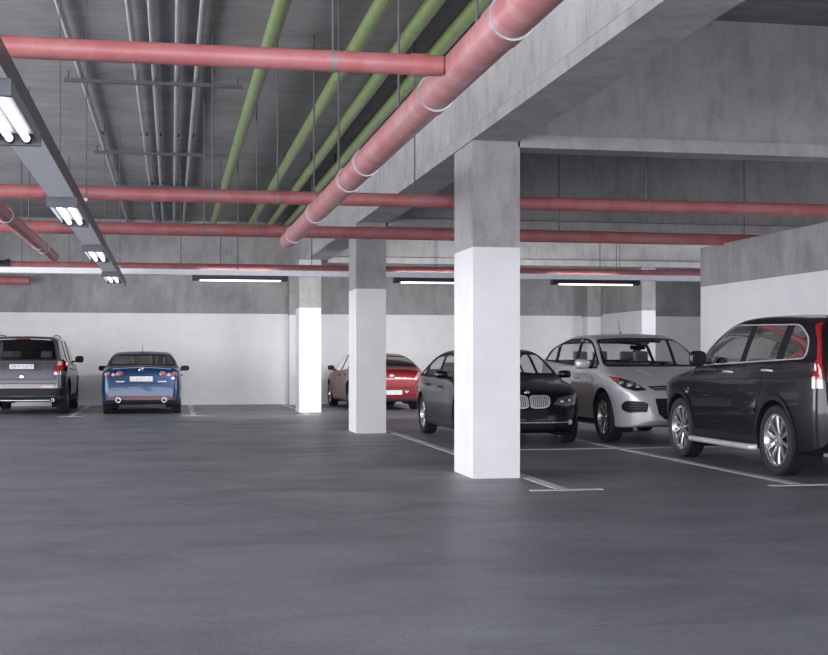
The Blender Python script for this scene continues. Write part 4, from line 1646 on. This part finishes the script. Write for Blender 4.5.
c.panel('tailgate_spoiler', [(-2.12, -.60), (-1.96, -.66), (-1.96, .66), (-2.12, .60)], 'z', 1, M['p_grey'], .018, .03)
c.panel('high_brake_light', [(-.17, 1.685), (.17, 1.685), (.12, 1.72), (-.12, 1.72)], 'x', -1, M['red_lens'], .030, .02)
c.panel('rear_bumper', [(-.86, .43), (.86, .43), (.88, .56), (.80, .60), (-.80, .60), (-.88, .56)], 'x', -1, M['black'], .020, .04)
c.strip('tailgate_seam', [(-.72, 1.16), (-.72, .80), (.72, .80), (.72, 1.16)], .012, 'x', -1, M['matte'], .0015, .01)
c.strip('tailgate_seam', [(-.72, .70), (.72, .70)], .014, 'x', -1, M['matte'], .0015, .01)
c.panel('plate_recess', [(-.44, .995), (.44, .995), (.44, 1.17), (-.44, 1.17)], 'x', -1, plain('recess_paint', (.075, .07, .085), .4, .3), .003, .01)
b = BM()
path_tube(b, [(-2.40, -.62, .36), (-2.47, -.60, .335), (-2.48, 0, .33), (-2.47, .60, .335), (-2.40, .62, .36)], .024, 12)
obj('rear_guard_bar', b, M['chrome'], c.root, 40)
c.plate_r(-1, 1.08, .52, .11)
c.badge(-1, .85, .045, (M['chrome'], M['chrome']))
c.exhaust(-.66, .34, .035)
c.wheels(FIVE)
c.mirrors(.86, 1.22, M['satin'], (.10, .20, .18))
c.handles([(-.95, 1.02), (.14, .99)], M['p_grey'])
c.seams([[(.92, .34), (.98, .75), (.96, 1.1)], [(-.14, .34), (-.14, 1.12)], [(-1.24, 1.16), (-1.2, .95), (-1.02, .68), (-1.0, .34)]])
c.interior(M['seat_grey'], .10, -.80, .74, .06, dash=.88)
c.wiper(-1, [(.02, 1.235), (.25, 1.25), (.5, 1.27)], 'rear_wiper')
c.finish(M['p_grey'])


# ------------------------------------------------------------------ light
w = bpy.data.worlds.new('world')
SC.world = w
w.use_nodes = True
bg = w.node_tree.nodes['Background']
bg.inputs[0].default_value = (.945, .945, 1.0, 1)
bg.inputs[1].default_value = 6.0
# world daylight portals in the added, unseen gateway and side openings
def portal(loc, rot, sx, sy):
    al = bpy.data.lights.new('added_opening_portal', 'AREA')
    al.shape = 'RECTANGLE'
    al.size, al.size_y = sx, sy
    al.cycles.is_portal = True
    ao = bpy.data.objects.new('added_opening_portal', al)
    ao.location = loc
    ao.rotation_euler = rot
    COL.objects.link(ao)
portal(((XL + GATE_X) / 2, YN - .1, 2.42), (PI / 2, 0, 0), GATE_X - XL, 4.84)
portal((XL - .1, (YN + OPEN_Y) / 2, 1.85), (PI / 2, 0, -PI / 2), OPEN_Y - YN, 3.7)
portal((XR + .1, 23.25, 2.15), (PI / 2, 0, PI / 2), 7.5, 4.3)

SC.view_settings.view_transform = 'Standard'
SC.view_settings.look = 'None'
SC.view_settings.exposure = 0.52
SC.view_settings.gamma = 1.0
SC.view_settings.use_curve_mapping = False
SC.cycles.max_bounces = 10
SC.cycles.diffuse_bounces = 6
SC.cycles.transparent_max_bounces = 16
SC.cycles.caustics_reflective = False
SC.cycles.caustics_refractive = False
